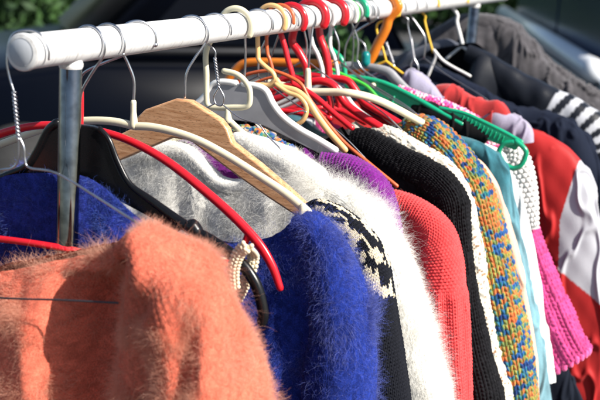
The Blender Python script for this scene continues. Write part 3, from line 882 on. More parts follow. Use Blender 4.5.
knit('sleeve', sg, stockinette(.0058, .0046), solidcol((.66, .155, .095), .2), my, g)
lsl = [(-x - .0, z) for x, z in down(PP([(128, 240), (152, 229), (194, 252), (214, 280), (236, 322), (252, 358)], y), RZ - .72)]
lg = sleeve_grid([(-x, z) for x, z in lsl], y, [.03, .08, .1, .1, .1, .1, .1], [.02, .04, .045, .045, .045, .04, .04], 80, 80, .01, 6)
lg[0][..., 0] *= -1; lg[1][..., 0] *= -1
knit('sleeve', lg, stockinette(.0058, .0046), solidcol((.66, .155, .095), .2), my, g)
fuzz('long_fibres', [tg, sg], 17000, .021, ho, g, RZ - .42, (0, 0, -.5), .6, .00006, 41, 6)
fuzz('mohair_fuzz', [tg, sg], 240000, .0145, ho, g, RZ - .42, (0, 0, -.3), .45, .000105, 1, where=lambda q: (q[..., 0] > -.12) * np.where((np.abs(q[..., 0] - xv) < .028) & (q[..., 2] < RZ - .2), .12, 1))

# ---- 2 blue sweater A (left, on black hanger)
y = .105
g = garment('sweater', 'navy blue fuzzy sweater slipping off the black hanger, behind the near post', 'sweater', y)
mb = yarn('blue yarn', .95, .25, .05)
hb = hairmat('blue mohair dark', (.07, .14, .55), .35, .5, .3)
fr = PP([(-60, 215), (-30, 190), (0, 178), (35, 175), (72, 177), (98, 190), (122, 212), (150, 232), (190, 256), (222, 282), (236, 320)], y - .015)
bk = [(a, b - .012) for a, b in fr]; bk[0] = fr[0]; bk[-1] = fr[-1]
fr = [(fr[0][0] - .02, fr[0][1] - .09)] + fr; bk = [fr[0]] + bk
tg = torso_grid(fr, bk, y, .018, RZ - .75, 130, 320, .005, 11)
knit('body', tg, stockinette(.0052, .0044), solidcol((.02, .033, .22), .3), mb, g)
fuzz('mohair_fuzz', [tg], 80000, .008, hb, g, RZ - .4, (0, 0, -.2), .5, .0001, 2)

# ---- 3 royal blue mohair sweater B
y = .215
g = garment('sweater', 'royal blue mohair sweater with long brushed fur, filling the middle below the red hanger tip', 'sweater', y)
mb2 = yarn('royal yarn', .95, .25, .05)
hb2 = hairmat('royal mohair', (.14, .19, .74), .42, .55, .28)
fr = PP([(-30, 215), (20, 170), (48, 158), (72, 176), (100, 212), (140, 230), (185, 236), (225, 242), (256, 241), (282, 232), (296, 220), (307, 214), (318, 218), (334, 240), (345, 270)], y)
bk = PP([(-30, 215), (20, 170), (48, 157), (72, 178), (100, 215), (140, 233), (185, 240), (225, 246), (256, 245), (282, 236), (296, 222), (307, 214), (318, 218), (334, 240), (345, 270)], y)
tg = torso_grid(fr, bk, y, .044, RZ - .8, 140, 360, .009, 15)
knit('body', tg, stockinette(.0056, .0048), solidcol((.014, .032, .22), .3), mb2, g)
ol = down(PP([(296, 218), (308, 213), (319, 218), (333, 233), (347, 254), (359, 286), (369, 338), (373, 400)], y), RZ - .82)
sg = sleeve_grid(ol, y, [.02, .06, .085, .1, .105, .105], [.016, .036, .043, .045, .045, .04], 220, 200, .004, 8, shape=.85, ffreq=6)
knit('sleeve', sg, stockinette(.0056, .0048), solidcol((.014, .032, .22), .3), mb2, g)
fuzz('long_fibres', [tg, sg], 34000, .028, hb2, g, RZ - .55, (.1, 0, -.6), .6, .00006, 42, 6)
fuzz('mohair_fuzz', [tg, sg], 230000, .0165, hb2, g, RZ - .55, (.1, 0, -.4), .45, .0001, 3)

# ---- 4 nordic patterned cardigan
y = .315
g = garment('cardigan', 'black knitted cardigan with a cream speckled yoke, squeezed between blue and white mohair', 'cardigan', y)
mk = yarn('black and cream yarn', .9, .2, .03); mbk = yarn('black yarn', .85, .2, .03)
def nordic(U, V, ci, ri, h):
    v = V; a = vnoise(ci * .5 + 3, ri * .42, 4) + .30 * (hash2(ci, ri, 8) - .5)
    on = (a > .50) & (v < .165 + .012 * hash2(ci, 0, 1)) & (v > .012)
    c = np.where(on[..., None], np.array([.62, .54, .40]), np.array([.010, .011, .016]))
    return c
ol = down(PP([(306, 204), (318, 200), (336, 207), (356, 221), (374, 240), (386, 262), (392, 290), (397, 320), (403, 358), (409, 400)], y), RZ - .85)
sg = sleeve_grid(ol, y, [.02, .05, .07, .08, .085, .085], [.010, .026, .032, .032, .03, .028], 900, 340, .003, 9)
knit('sleeve', sg, stockinette(.0052, .0046), nordic, mk, g)
sh = PP([(292, 190), (322, 203), (345, 222), (362, 245), (368, 290)], y)
fr, bk = half_tops([(.13, RZ - .27)] + PP([(340, 240), (352, 262), (360, 300)], y), .13, .02, .01)
tg = torso_grid(fr, bk, y, .018, RZ - .8, 60, 160, .003, 19)
knit('body', tg, ribbed(.008), solidcol((.010, .011, .016), .2), mk, g, .4)

# ---- 5 white mohair sweater
y = .475
g = garment('sweater', 'long-haired white mohair sweater with a bright fluffy sleeve in the middle of the row', 'sweater', y)
mw = yarn('white yarn', .9, .08, .4); hw = hairmat('white mohair', (.97, .955, .915), .5, .03, 1.0)
fr = PP([(70, 235), (92, 170), (125, 150), (160, 142), (190, 146), (205, 170), (222, 188), (240, 188), (252, 172), (262, 158), (285, 158), (318, 174), (342, 188), (366, 212), (390, 260)], y)
bk = PP([(70, 235), (92, 170), (125, 150), (160, 142), (190, 148), (205, 176), (222, 194), (240, 194), (252, 180), (262, 162), (285, 160), (318, 176), (342, 190), (366, 212), (390, 260)], y)
tg = torso_grid(fr, bk, y, .030, RZ - .85, 120, 320, .008, 22)
knit('body', tg, stockinette(.006, .005), solidcol((.70, .69, .65), .05), mw, g)
ol = down(PP([(298, 172), (316, 174), (340, 183), (364, 198), (386, 222), (403, 250), (419, 288), (432, 330), (442, 372), (449, 402)], y), RZ - .88)
sg = sleeve_grid(ol, y, [.03, .055, .07, .08, .085, .085], [.018, .032, .040, .044, .044, .04], 220, 180, .006, 12)
knit('sleeve', sg, stockinette(.006, .005), solidcol((.70, .69, .65), .05), mw, g)
fuzz('long_fibres', [tg, sg], 34000, .032, hw, g, RZ - .62, (.1, 0, -.6), .6, .00006, 43, 6)
fuzz('mohair_fuzz', [tg, sg], 230000, .020, hw, g, RZ - .62, (.1, 0, -.4), .4, .00011, 4)

nb = PL3([(112, 172), (130, 157), (160, 149), (186, 152), (203, 167), (221, 183), (243, 186), (256, 174), (268, 166)], y - .012)
sh_ = PL3([(238, 140), (262, 150), (288, 162), (318, 178)], y - .008)
cm = cloth('white band', (.70, .69, .65), 300, .05, .8, .95, .3)
gr_ = []
for nm, pts_, r_ in (('neckband', nb, .0105), ('shoulder_seam', sh_, [.012, .018, .02, .016])):
    pc = catmull(pts_, 8); tube(nm, pc, r_, cm, g, 0, seg=24)
    gv, _ = tube_geo(pc, r_, 24, cap=False); gv = gv.reshape(len(pc), 24, 3); gr_.append((gv, normals_out(gv, True), None, None))
fuzz('collar_fuzz', gr_, 26000, .010, hw, g, RZ - .62, (0, 0, -.3), .5, .00009, 14)
# ---- generic sleeve-and-body garment
def simple(name, label, cat, y, outline, w, t, field, colf, m, zb=RZ - .85, res=(500, 220), fold=.004, seed=0, torsoT=.02, dip=.08, amp=1, group=GR, neck=.07, bfield=None, body_in=.02, zcut=None, tailed=True, shape=.8, fib=None, crease=.15, inset=.006):
    g = garment(name, label, cat, y, group)
    pl = np.array(PP(outline, y)); tg_ = np.gradient(pl, axis=0); tg_ /= np.linalg.norm(tg_, axis=1)[:, None]
    pl = [tuple(q) for q in pl + np.stack([tg_[:, 1], -tg_[:, 0]], 1) * inset]
    ol = down(pl, zb) if tailed else pl
    sg = sleeve_grid(ol, y, w, t, res[0], res[1], fold, seed, shape=shape, crease=crease)
    knit('sleeve', sg, field, colf, m, g, amp)
    lgr = sleeve_grid(ol, y, w, t, 120, 60, fold, seed)
    lgr[0][..., 0] *= -1; lgr[1][..., 0] *= -1
    knit('sleeve', lgr, field, colf, m, g, amp * .5)
    # shoulder line for the body follows the same slope up to the neck
    if fib: fuzz('loose_fibres', [sg], fib[0], fib[1], fib[2], g, RZ - .62, (0, 0, -.2), .6, .00007, seed, 4)
    x1, z1 = pl[0]; tip = [p for p in pl if p[0] < pl[0][0] + .18]
    sl = [(max(neck, min(x1, .1) - .02), z1 + .012)] if x1 > neck + .02 else []
    sh = sl + [p for p in pl[:5]]
    sh = [(a - body_in * min(1, i / 3), b - body_in * .4) for i, (a, b) in enumerate(sh)]
    sh.append((sh[-1][0] + .002, sh[-1][1] - .08))
    fr, bk = half_tops(sh, neck, dip, dip * .4)
    tg = torso_grid(fr, bk, y, torsoT, zb, 140, 300, fold, seed + 1, 1.0)
    knit('body', tg, bfield or field, colf, m, g, amp * .8)
    return g, sg, tg

# ---- 6 purple knit
my_ = yarn('coloured yarn', .85, .15)
simple('sweater', 'deep purple moss-stitch sweater on the grey hanger above the white fur', 'sweater', .55,
       [(322, 148), (336, 149), (355, 152), (374, 164), (390, 182), (398, 204), (408, 250), (420, 320), (430, 400)],
       [.02, .05, .065, .07, .07, .07], [.012, .024, .026, .026, .026, .024], garter(.0064, .0050), solidcol((.16, .012, .19), .2), my_, seed=31, fib=(9000, .005, hairmat('purple fibre', (.45, .08, .5))), dip=.035, res=(620, 260))
# ---- 7 coral knit
def coral_field(u, v):
    a = garter(.0068, .0048)(u, v); b = stockinette(.0070, .0050)(u, v); r_ = .5 + .5 * np.cos(u / .026 * 6.2832); b = (b[0] + r_ * .0035, b[1], b[2], b[3])
    k = np.clip((v - .20) / .02, 0, 1)
    return a[0] * (1 - k) + b[0] * k, a[1], a[2], a[3] * (1 - k) + b[3] * k
simple('sweater', 'coral red chunky sweater with a ribbed lower sleeve, just right of the white mohair', 'sweater', .625,
       [(384, 186), (400, 187), (424, 196), (444, 210), (458, 232), (464, 262), (468, 320), (471, 370), (473, 400)],
       [.03, .06, .075, .08, .08, .08], [.014, .028, .032, .032, .032, .03], coral_field, solidcol((.74, .06, .062), .12), my_, seed=33, fib=(16000, .0045, hairmat('coral fibre', (.9, .3, .28))), res=(900, 320))
# ---- 8 black chunky knit
simple('sweater', 'black chunky ribbed sweater directly behind the coral one', 'sweater', .685,
       [(352, 128), (372, 127), (400, 142), (428, 155), (452, 172), (468, 196), (474, 240), (482, 300), (492, 350), (503, 400)],
       [.03, .05, .065, .07, .07, .07], [.012, .022, .026, .028, .028, .026], stockinette(.0085, .0062), solidcol((.009, .009, .011), .3), mbk, seed=35, fib=(16000, .008, hairmat('black fibre', (.06, .06, .065))), res=(700, 260), fold=.006)
# ---- 9 cream boucle cardigan
def bcol(U, V, ci, ri, h):
    r = hash2(np.floor(U / .0028), np.floor(V / .0028), 2)[..., None]
    c = np.where(r > .93, np.array([.34, .20, .12]), np.where(r > .88, np.array([.32, .31, .30]), np.array([.74, .69, .58])))
    return c
simple('cardigan', 'cream flecked boucle cardigan showing as a thin strip behind the black sweater', 'cardigan', .735,
       [(372, 124), (390, 124), (418, 139), (445, 156), (464, 174), (477, 202), (486, 250), (493, 300), (503, 350), (514, 400)],
       [.02, .04, .05, .055, .055, .055], [.010, .018, .02, .022, .022, .02], lumps(.008), bcol, my_, seed=37, fib=(16000, .006, hairmat('cream fibre', (.85, .8, .7))), res=(700, 180), amp=.9)
# ---- 10 multicoloured knit
PAL = np.array([[.50, .115, .03], [.46, .15, .05], [.33, .28, .06], [.15, .22, .07], [.02, .085, .26], [.012, .045, .17], [.025, .17, .18], [.48, .34, .22]])
def mcol(U, V, ci, ri, h):
    n = vnoise(U / .016 + ri * 3.71, ri * .61, 6)
    n2 = vnoise(U / .030 + 9, V / .030, 12)
    n3 = vnoise(U / .0035 + ri * 5.3, ri * 1.3, 31)
    v = (n * .50 + n2 * .34 + n3 * .16)
    v = np.clip((v - .30) / .40, 0, .999)
    order = np.array([5, 4, 6, 4, 6, 3, 2, 3, 2, 0, 1, 0, 2, 3, 1, 0, 2, 3, 6, 4])
    idx = order[(v * len(order)).astype(int)]
    c = PAL[idx]
    k = .85 + .3 * hash2(ci, ri, 9)
    return c * k[..., None]
simple('sweater', 'multicoloured chunky stocking-stitch sweater in orange, olive and blue yarn', 'sweater', .80,
       [(386, 136), (408, 115), (430, 116), (452, 129), (474, 152), (490, 180), (501, 215), (510, 250), (521, 300), (532, 350), (540, 400)],
       [.05, .08, .08, .08, .08, .08], [.02, .034, .036, .036, .036, .034], stockinette(.0112, .0082), mcol, my_, seed=39, fib=(16000, .005, hairmat('mixed fibre', (.6, .45, .25))), res=(760, 330), dip=.05)
# ---- flat woven things: plain displacement-free fields
def plain(u, v): 
    z = np.zeros_like(u + v); return z, z, z, z + 1
def wove(c): 
    c = np.array(c)
    return lambda U, V, ci, ri, h: np.broadcast_to(c, U.shape + (3,))
WG = 'woven clothes hanging on the rail'
def fabric(name, rough=.85, bump=.4, sheen=.2, scale=600, dist=.0006):
    m = yarn(name, rough, .06, sheen)
    return m
fm = yarn('woven cloth', .85, .10, .3); fmd = yarn('dark woven cloth', .8, .10, .02)
# peach blouse
simple('blouse', 'pale peach blouse edge between the multicoloured sleeve and the teal shirt', 'blouse', .865,
       [(458, 150), (480, 158), (496, 178), (507, 205), (517, 240), (527, 280), (535, 330), (541, 400)],
       [.02, .035, .05, .06, .06], [.008, .012, .014, .014, .014], plain, wove((.78, .46, .34)), fm, seed=41, res=(160, 60), fold=.003, group=WG, crease=1, inset=.003)
# teal shirt
def denimcol(U, V, ci, ri, h):
    n = vnoise(U * 60, V * 60, 2)[..., None] * .5 + vnoise(U * 160, V * 30, 3)[..., None] * .5
    k = np.clip((V[..., None] - .15) * 6, 0, .75)
    base = np.array([.035, .15, .19]) * (.6 + .8 * n)
    return base * (1 - k) + np.array([.20, .36, .42]) * (.6 + .8 * n) * k
simple('shirt', 'faded teal denim shirt with a pale washed sleeve, behind the multicoloured sweater', 'shirt', .905,
       [(440, 132), (458, 133), (480, 139), (498, 150), (510, 168), (517, 200), (526, 250), (536, 300), (545, 350), (552, 400)],
       [.02, .05, .06, .065, .065], [.010, .018, .020, .02, .02], plain, denimcol, fm, seed=43, res=(300, 140), fold=.005, group=WG, crease=1, inset=.004)
# white shirt
simple('shirt', 'plain white shirt sleeve between the teal denim and the pink crochet', 'shirt', .95,
       [(470, 140), (490, 143), (505, 152), (516, 170), (525, 200), (535, 250), (546, 310), (556, 372)],
       [.02, .04, .05, .06, .06], [.008, .012, .014, .014, .014], plain, wove((.80, .80, .80)), fm, seed=45, res=(200, 80), fold=.004, group=WG, crease=1, inset=.003, zb=P(556, 372, .95)[1] - .02)
# pink crochet cardigan with scalloped hem
yk = .995
g, sgp, tgp = simple('cardigan', 'bright pink crochet cardigan with a flared scalloped sleeve hem', 'cardigan', yk,
       [(462, 128), (488, 132), (506, 146), (518, 172), (528, 205), (543, 245), (562, 290), (580, 328), (592, 348)],
       [.02, .05, .07, .085, .095, .11], [.012, .020, .024, .026, .028, .032], lambda u, v: (lambda a: (a[0] + (.5 + .5 * np.cos(u / .020 * 6.2832)) * .004 + (vnoise(u / .004, v / .004, 3) - .5) * .0022, a[1], a[2], a[3]))(stockinette(.0100, .0078)(u, v)), solidcol((.58, .06, .22), .18), my_, seed=47, res=(420, 260), fold=.006, tailed=False)
lastring = sgp[0][-1]
sc = []
for j in range(0, lastring.shape[0], 9):
    c = lastring[j]; sc.append(([tuple(c + np.array([.0, 0, .002])), tuple(c + np.array([0, 0, -.004]))], .0052))
multi_tube('scalloped_hem', sc, cloth('pink trim', (.80, .10, .30), 500, .15), g, 8)
# white crochet shawl end looped through green ring
y = .985
g = garment('shawl', 'small white crochet shawl draped over the green ring-ended hanger', 'shawl', y - .02)
ol = PP([(500, 146), (512, 141), (524, 149), (531, 165), (535, 190), (537, 228)], y - .02)
sg = sleeve_grid(ol, y - .02, [.028, .04, .045, .04, .03, .008], [.012, .018, .02, .018, .014, .004], 220, 150, .002, 51)
knit('drape', sg, crochet(.0085), solidcol((.74, .72, .70), .06), my_, g)

# emerald strap hanger with ring end
y = .955
h = hanger('emerald hanger with a ribbed bar ending in an open ring, beside the black strap', y, P3(440, 105, y))
top = PP([(440, 108), (464, 113), (484, 122), (506, 133), (522, 142)], y - .03); bot = PP([(516, 150), (494, 142), (474, 132), (458, 127), (440, 120)], y - .03)
prism_xz('bar', top + bot, y - .034, y - .028, M['emerald'], h, .001)
tube('rib', [(a, y - .031, b) for a, b in top], .0034, M['emerald'], h, 5)
tube('ring', PL3([(516, 141), (524, 148), (526, 154), (521, 165), (512, 168), (503, 162), (499, 152), (504, 144), (514, 142)], y - .036), .0042, M['emerald'], h, 6)
tube('hook', hook_pts(y - .005, P3(357, 60, y), False, .4), .0016, M['wire'], h)
tube('arm', PL3([(400, 92), (420, 101), (442, 110)], y - .03), .0036, M['emerald'], h, 5)
tube('neck', PL3([(357, 60), (366, 72), (400, 92)], y - .005), .0016, M['wire'], h, 5)
for k in range(12):
    pass
multi_tube('ribbing', [([(lambda q: (q[0], q[1], q[2]))(np.array(P3(464 + k * 4.0, 116 + k * 2.05, y - .0345))), tuple(np.array(P3(461.5 + k * 4.0, 122 + k * 2.05, y - .0345)))], .0012) for k in range(11)], M['emerald'], h, 6)

# folded cloths laid over hangers: draped lumps
def drape(name, label, cat, y, outline, w, t, col, m, seed, field=plain, fold=.004, res=(140, 90), group=None, colf=None):
    ol = PP(outline, y); g = garment(name, label, cat, y, group)
    sg = sleeve_grid(ol, y, w, t, res[0], res[1], fold, seed, ffreq=12, crease=.7)
    knit('cloth', sg, field, colf or wove(col), m, g)
    return g
# pink lace straps and black strap
drape('camisole', 'black camisole strap folded over the emerald hanger, lime-edged', 'camisole', .93,
      [(404, 92), (412, 96), (430, 103), (448, 109), (466, 118), (482, 126), (492, 134)], [.018, .03, .034, .036, .034, .03, .02], [.008, .012, .014, .014, .012, .008], (.008, .008, .009), fmd, 61, fold=.003)
def pinkdash(U, V, ci, ri, h):
    on = (vnoise(U / .004, V / .004, 4) > .45)[..., None]
    return np.where(on, np.array([.80, .07, .28]), np.array([.85, .55, .60]))
drape('lace_top', 'pink and white lace top edge behind the black strap', 'top', .965,
      [(398, 86), (406, 88), (424, 94), (442, 101), (462, 108), (480, 118)], [.015, .022, .024, .022, .018], [.006, .01, .012, .01], None, my_, 62, garter(.007, .006), .002, (200, 100), colf=pinkdash)
g2 = drape('lace_top', 'pink crochet patch showing beneath the green ribbed bar', 'top', .962,
      [(470, 128), (482, 130), (496, 140), (506, 152), (512, 176)], [.02, .04, .05, .05, .05], [.006, .01, .012, .01], None, my_, 63, crochet(.008), .002, (220, 120), colf=pinkdash)
drape('scarf', 'lavender-grey cloth bunched beside the yellow wire arm', 'scarf', 1.10,
      [(398, 84), (404, 74), (414, 70), (424, 76), (434, 86), (444, 98)], [.02, .05, .065, .06, .04], [.01, .018, .022, .02, .012], (.33, .31, .42), fm, 64, fold=.005)
drape('shirt', 'dull red jersey folded over a hanger, between the lavender cloths', 'shirt', 1.13,
      [(430, 94), (437, 86), (452, 87), (468, 95), (484, 99), (498, 99), (507, 108), (512, 122)], [.02, .05, .07, .07, .06, .05], [.008, .014, .015, .015, .014], (.46, .035, .035), fm, 65, fold=.004)
drape('scarf', 'pale lavender satin folded on top of the red tracksuit shoulder', 'scarf', 1.13,
      [(468, 116), (480, 110), (496, 108), (512, 113), (524, 121), (531, 131), (532, 142)], [.02, .04, .055, .055, .04, .02], [.008, .014, .016, .014, .010], (.36, .33, .43), fm, 66, fold=.005)

drape('sweater', 'nubbly multicoloured tweed knit peeping out below the grey hanger', 'sweater', .515,
      [(228, 130), (244, 126), (262, 131), (280, 141), (298, 152), (312, 164)], [.02, .045, .06, .06, .05], [.006, .010, .012, .010], None, my_, 68, lumps(.006), .003, (260, 160), colf=lambda U, V, ci, ri, h: PAL[(hash2(ci, ri, 3) * 7.99).astype(int)])
# red and white tracksuit jacket
def trackcol(U, V, ci, ri, h):
    return None
y = 1.20
g = garment('tracksuit_jacket', 'shiny red tracksuit jacket with a big white panel down its sleeve', 'jacket', y, WG)
mt = yarn('nylon', .55, .03, .1)
ol = down(PP([(470, 122), (498, 124), (524, 127), (552, 138), (572, 152), (588, 176), (600, 215), (610, 270), (618, 340), (622, 400)], y), RZ - .95)
sg = sleeve_grid(ol, y, [.03, .12, .16, .17, .17, .17], [.014, .028, .032, .034, .034, .032], 420, 300, .004, 71, ffreq=9, crease=1.3)
G = sg[0]
# white panel region decided in the jacket's own plane
def inpoly(X, Z, poly):
    ins = np.zeros(X.shape, bool); n = len(poly)
    for i in range(n):
        x1, z1 = poly[i]; x2, z2 = poly[(i + 1) % n]
        c = ((z1 > Z) != (z2 > Z)) & (X < (x2 - x1) * (Z - z1) / (z2 - z1 + 1e-12) + x1)
        ins ^= c
    return ins
wp = PP([(577, 163), (560, 220), (559, 268), (600, 305), (680, 340), (680, 180), (600, 150)], y - .03)
wm = inpoly(G[..., 0], G[..., 2], wp)
colj = np.where(wm[..., None], np.array([.47, .48, .52]), np.array([.42, .018, .018]))
G2 = G + sg[1] * (wob(G[..., 0], G[..., 1], G[..., 2], 24, 2, 77) * .0006)[..., None]
grid_mesh('sleeve', G2, True, mt, g, col=colj)
fr, bk = half_tops(PP([(440, 112), (470, 122), (498, 126), (524, 130), (545, 142), (556, 170), (560, 210)], y), .07, .05, .03)
tg = torso_grid(fr, bk, y, .022, RZ - .85, 60, 160, .008, 73, 1.0)
knit('body', tg, plain, wove((.42, .018, .018)), mt, g)

# dark trousers below the pink hem
drape('trousers', 'black-navy trousers hanging low under the pink crochet hem', 'trousers', 1.09,
      [(520, 300), (545, 330), (566, 356), (578, 380), (590, 430), (600, 520)], [.04, .09, .1, .1, .1], [.01, .02, .022, .022], (.010, .013, .022), fmd, 74, fold=.006)

# navy jacket
simple('jacket', 'dark navy corduroy jacket with a long plain sleeve, behind the red tracksuit', 'jacket', 1.36,
       [(426, 62), (440, 66), (466, 80), (500, 96), (535, 112), (560, 119), (582, 129), (598, 150), (608, 195), (618, 260), (624, 330)],
       [.03, .08, .1, .11, .11], [.014, .030, .034, .036, .034], plain, wove((.010, .014, .028)), fmd, seed=81, res=(260, 120), fold=.007, group=WG, dip=.06, crease=.8, inset=.003)
# leather jacket with striped sleeve
y = 1.54
g = garment('leather_jacket', 'black leather jacket with white stripes round its sleeve', 'jacket', y, WG)
ml = yarn('leather', .42, .05, 0)
ol = down(PP([(470, 44), (490, 52), (512, 66), (535, 80), (556, 90), (580, 102), (604, 114), (625, 140), (640, 190)], y), RZ - .8)
sg = sleeve_grid(ol, y, [.04, .10, .12, .12, .12], [.02, .040, .044, .044, .04], 300, 160, .005, 83, ffreq=10)
V = sg[3]; s0 = V.max()
fx = sg[0][..., 0] + .3 * (sg[0][..., 2] - RZ)
px_ok = (V > .215) & (V < .385)
st = px_ok & ((((V - .215) + .25 * (sg[2] - sg[2].mean())) / .035 % 1.0) < .52)
colj = np.where(st[..., None], np.array([.52, .53, .57]), np.array([.011, .013, .019]))
grid_mesh('sleeve', sg[0] + sg[1] * (wob(sg[0][..., 0], sg[0][..., 1], sg[0][..., 2], 30, 2, 5) * .0025)[..., None], True, ml, g, col=colj)
fr = PP([(400, 90), (412, 72), (425, 56), (440, 62), (452, 78), (468, 74), (476, 60), (486, 54), (510, 74), (530, 110)], y)
bk = PP([(400, 90), (412, 68), (425, 52), (440, 48), (452, 46), (468, 43), (476, 44), (486, 52), (510, 74), (530, 110)], y)
tg = torso_grid(fr, bk, y, .05, RZ - .8, 60, 160, .008, 85, 1.0)
knit('body', tg, plain, wove((.011, .013, .019)), ml, g)
tube('collar', PL3([(396, 72), (410, 58), (428, 50), (445, 44), (456, 46)], y + .03), [.006, .012, .014, .012, .008], cloth('collar grey', (.09, .10, .13), 400), g, flat=.5)
# brown-grey jacket at the far end
def jcol(U, V, ci, ri, h):
    n = vnoise(U * 40, V * 120, 2)[..., None]
    return np.array([.066, .062, .068]) * (.7 + .6 * n)
simple('jacket', 'worn brown-grey jacket at the far end of the rail, in front of the car', 'jacket', 1.80,
       [(474, 16), (486, 13), (504, 16), (522, 28), (536, 46), (552, 64), (572, 78), (594, 90), (620, 104), (640, 130)],
       [.05, .13, .16, .16, .15], [.03, .055, .06, .06, .05], plain, jcol, fm, seed=91, res=(260, 160), fold=.012, group=WG, crease=.9, inset=.003, dip=.04, torsoT=.05)

# ---- beaded cream braid on the black hanger's arm
y = .112
loop = PL3([(247, 247), (240, 252), (235, 262), (233, 274), (234, 288)], y - .016)
loopb = PL3([(247, 247), (253, 254), (251, 268), (244, 284), (237, 298)], y + .010)
path = catmull(loop[::-1] + loopb[1:], 8); path, L = resample(path, 34)
T = np.gradient(path, axis=0); T /= np.linalg.norm(T, axis=1)[:, None]
bm = bmesh.new()
for i, (p, t) in enumerate(zip(path, T)):
    side = np.cross(t, [0, 1, 0]); side /= np.linalg.norm(side) + 1e-9
    for k in (-1.5, -.5, .5, 1.5):
        q = p + side * k * .0033 + t * (.0012 * ((k + .5) % 2)) + np.array([0, -.0012 * (1.5 - abs(k)), 0])
        r = bmesh.ops.create_uvsphere(bm, u_segments=10, v_segments=7, radius=.0025)
        for v in r['verts']: v.co = v.co + Vector(q)
me = bpy.data.meshes.new('beaded_braid'); bm.to_mesh(me); bm.free()
o = finish(me, 'beaded_braid', plastic('cream beads', (.72, .62, .44), .6, .15), None)
tag(o, 'cream knotted braid looped over the bent end of the black hanger', 'braid')

# ================================================================== BACKGROUND
# ground
def ground():
    n = 120; s = 160
    m, nt, b = mat('asphalt')
    tc = nt.nodes.new('ShaderNodeTexCoord'); nz = nt.nodes.new('ShaderNodeTexNoise'); nz.inputs['Scale'].default_value = 90; nz.inputs['Detail'].default_value = 10
    n2 = nt.nodes.new('ShaderNodeTexNoise'); n2.inputs['Scale'].default_value = .6; n2.inputs['Detail'].default_value = 6
    nt.links.new(tc.outputs['Object'], nz.inputs['Vector']); nt.links.new(tc.outputs['Object'], n2.inputs['Vector'])
    r = nt.nodes.new('ShaderNodeValToRGB'); r.color_ramp.elements[0].color = (.025, .026, .028, 1); r.color_ramp.elements[1].color = (.075, .075, .078, 1)
    r.color_ramp.elements[0].position = .3; r.color_ramp.elements[1].position = .7
    mx = nt.nodes.new('ShaderNodeMath'); mx.operation = 'MULTIPLY_ADD'; mx.inputs[1].default_value = .5
    nt.links.new(nz.outputs['Fac'], mx.inputs[0]); 
    m2 = nt.nodes.new('ShaderNodeMath'); m2.operation = 'MULTIPLY'; m2.inputs[1].default_value = .5
    nt.links.new(n2.outputs['Fac'], m2.inputs[0]); nt.links.new(m2.outputs[0], mx.inputs[2])
    nt.links.new(mx.outputs[0], r.inputs['Fac']); nt.links.new(r.outputs['Color'], b.inputs['Base Color'])
    bp = nt.nodes.new('ShaderNodeBump'); bp.inputs['Distance'].default_value = .004; nt.links.new(nz.outputs['Fac'], bp.inputs['Height']); nt.links.new(bp.outputs['Normal'], b.inputs['Normal'])
    pset(b, Roughness=.9)
    o = mesh_py('ground', [(-s, -s, 0), (s, -s, 0), (s, s, 0), (-s, s, 0)], [(0, 1, 2, 3)], m, None, False)
    tag(o, kind='structure')
ground()

def paint(name, col, rough=.25, metallic=0.0, coat=.6, spec=.5):
    m, nt, b = mat(name)
    tc = nt.nodes.new('ShaderNodeTexCoord'); nz = nt.nodes.new('ShaderNodeTexNoise'); nz.inputs['Scale'].default_value = 4; nz.inputs['Detail'].default_value = 5
    nt.links.new(tc.outputs['Object'], nz.inputs['Vector'])
    r = nt.nodes.new('ShaderNodeValToRGB'); r.color_ramp.elements[0].color = c4([v * .85 for v in col]); r.color_ramp.elements[1].color = c4(col)
    nt.links.new(nz.outputs['Fac'], r.inputs['Fac']); nt.links.new(r.outputs['Color'], b.inputs['Base Color'])
    pset(b, **{'Roughness': rough, 'Coat Weight': coat, 'Coat Roughness': .08, 'Metallic': metallic, 'Specular IOR Level': spec})
    return m
glassm, nt_, bb = mat('tinted glass'); pset(bb, **{'Base Color': (.012, .032, .09, 1), 'Roughness': .22, 'Specular IOR Level': .5})
dkglass, nt_, bb = mat('dark glass'); pset(bb, **{'Base Color': (.003, .004, .007, 1), 'Roughness': .15, 'Specular IOR Level': .12})
tyre = plastic('tyre rubber', (.02, .02, .02), .8, .2); alloy = plastic('dark alloy', (.03, .035, .04), .4, .2)
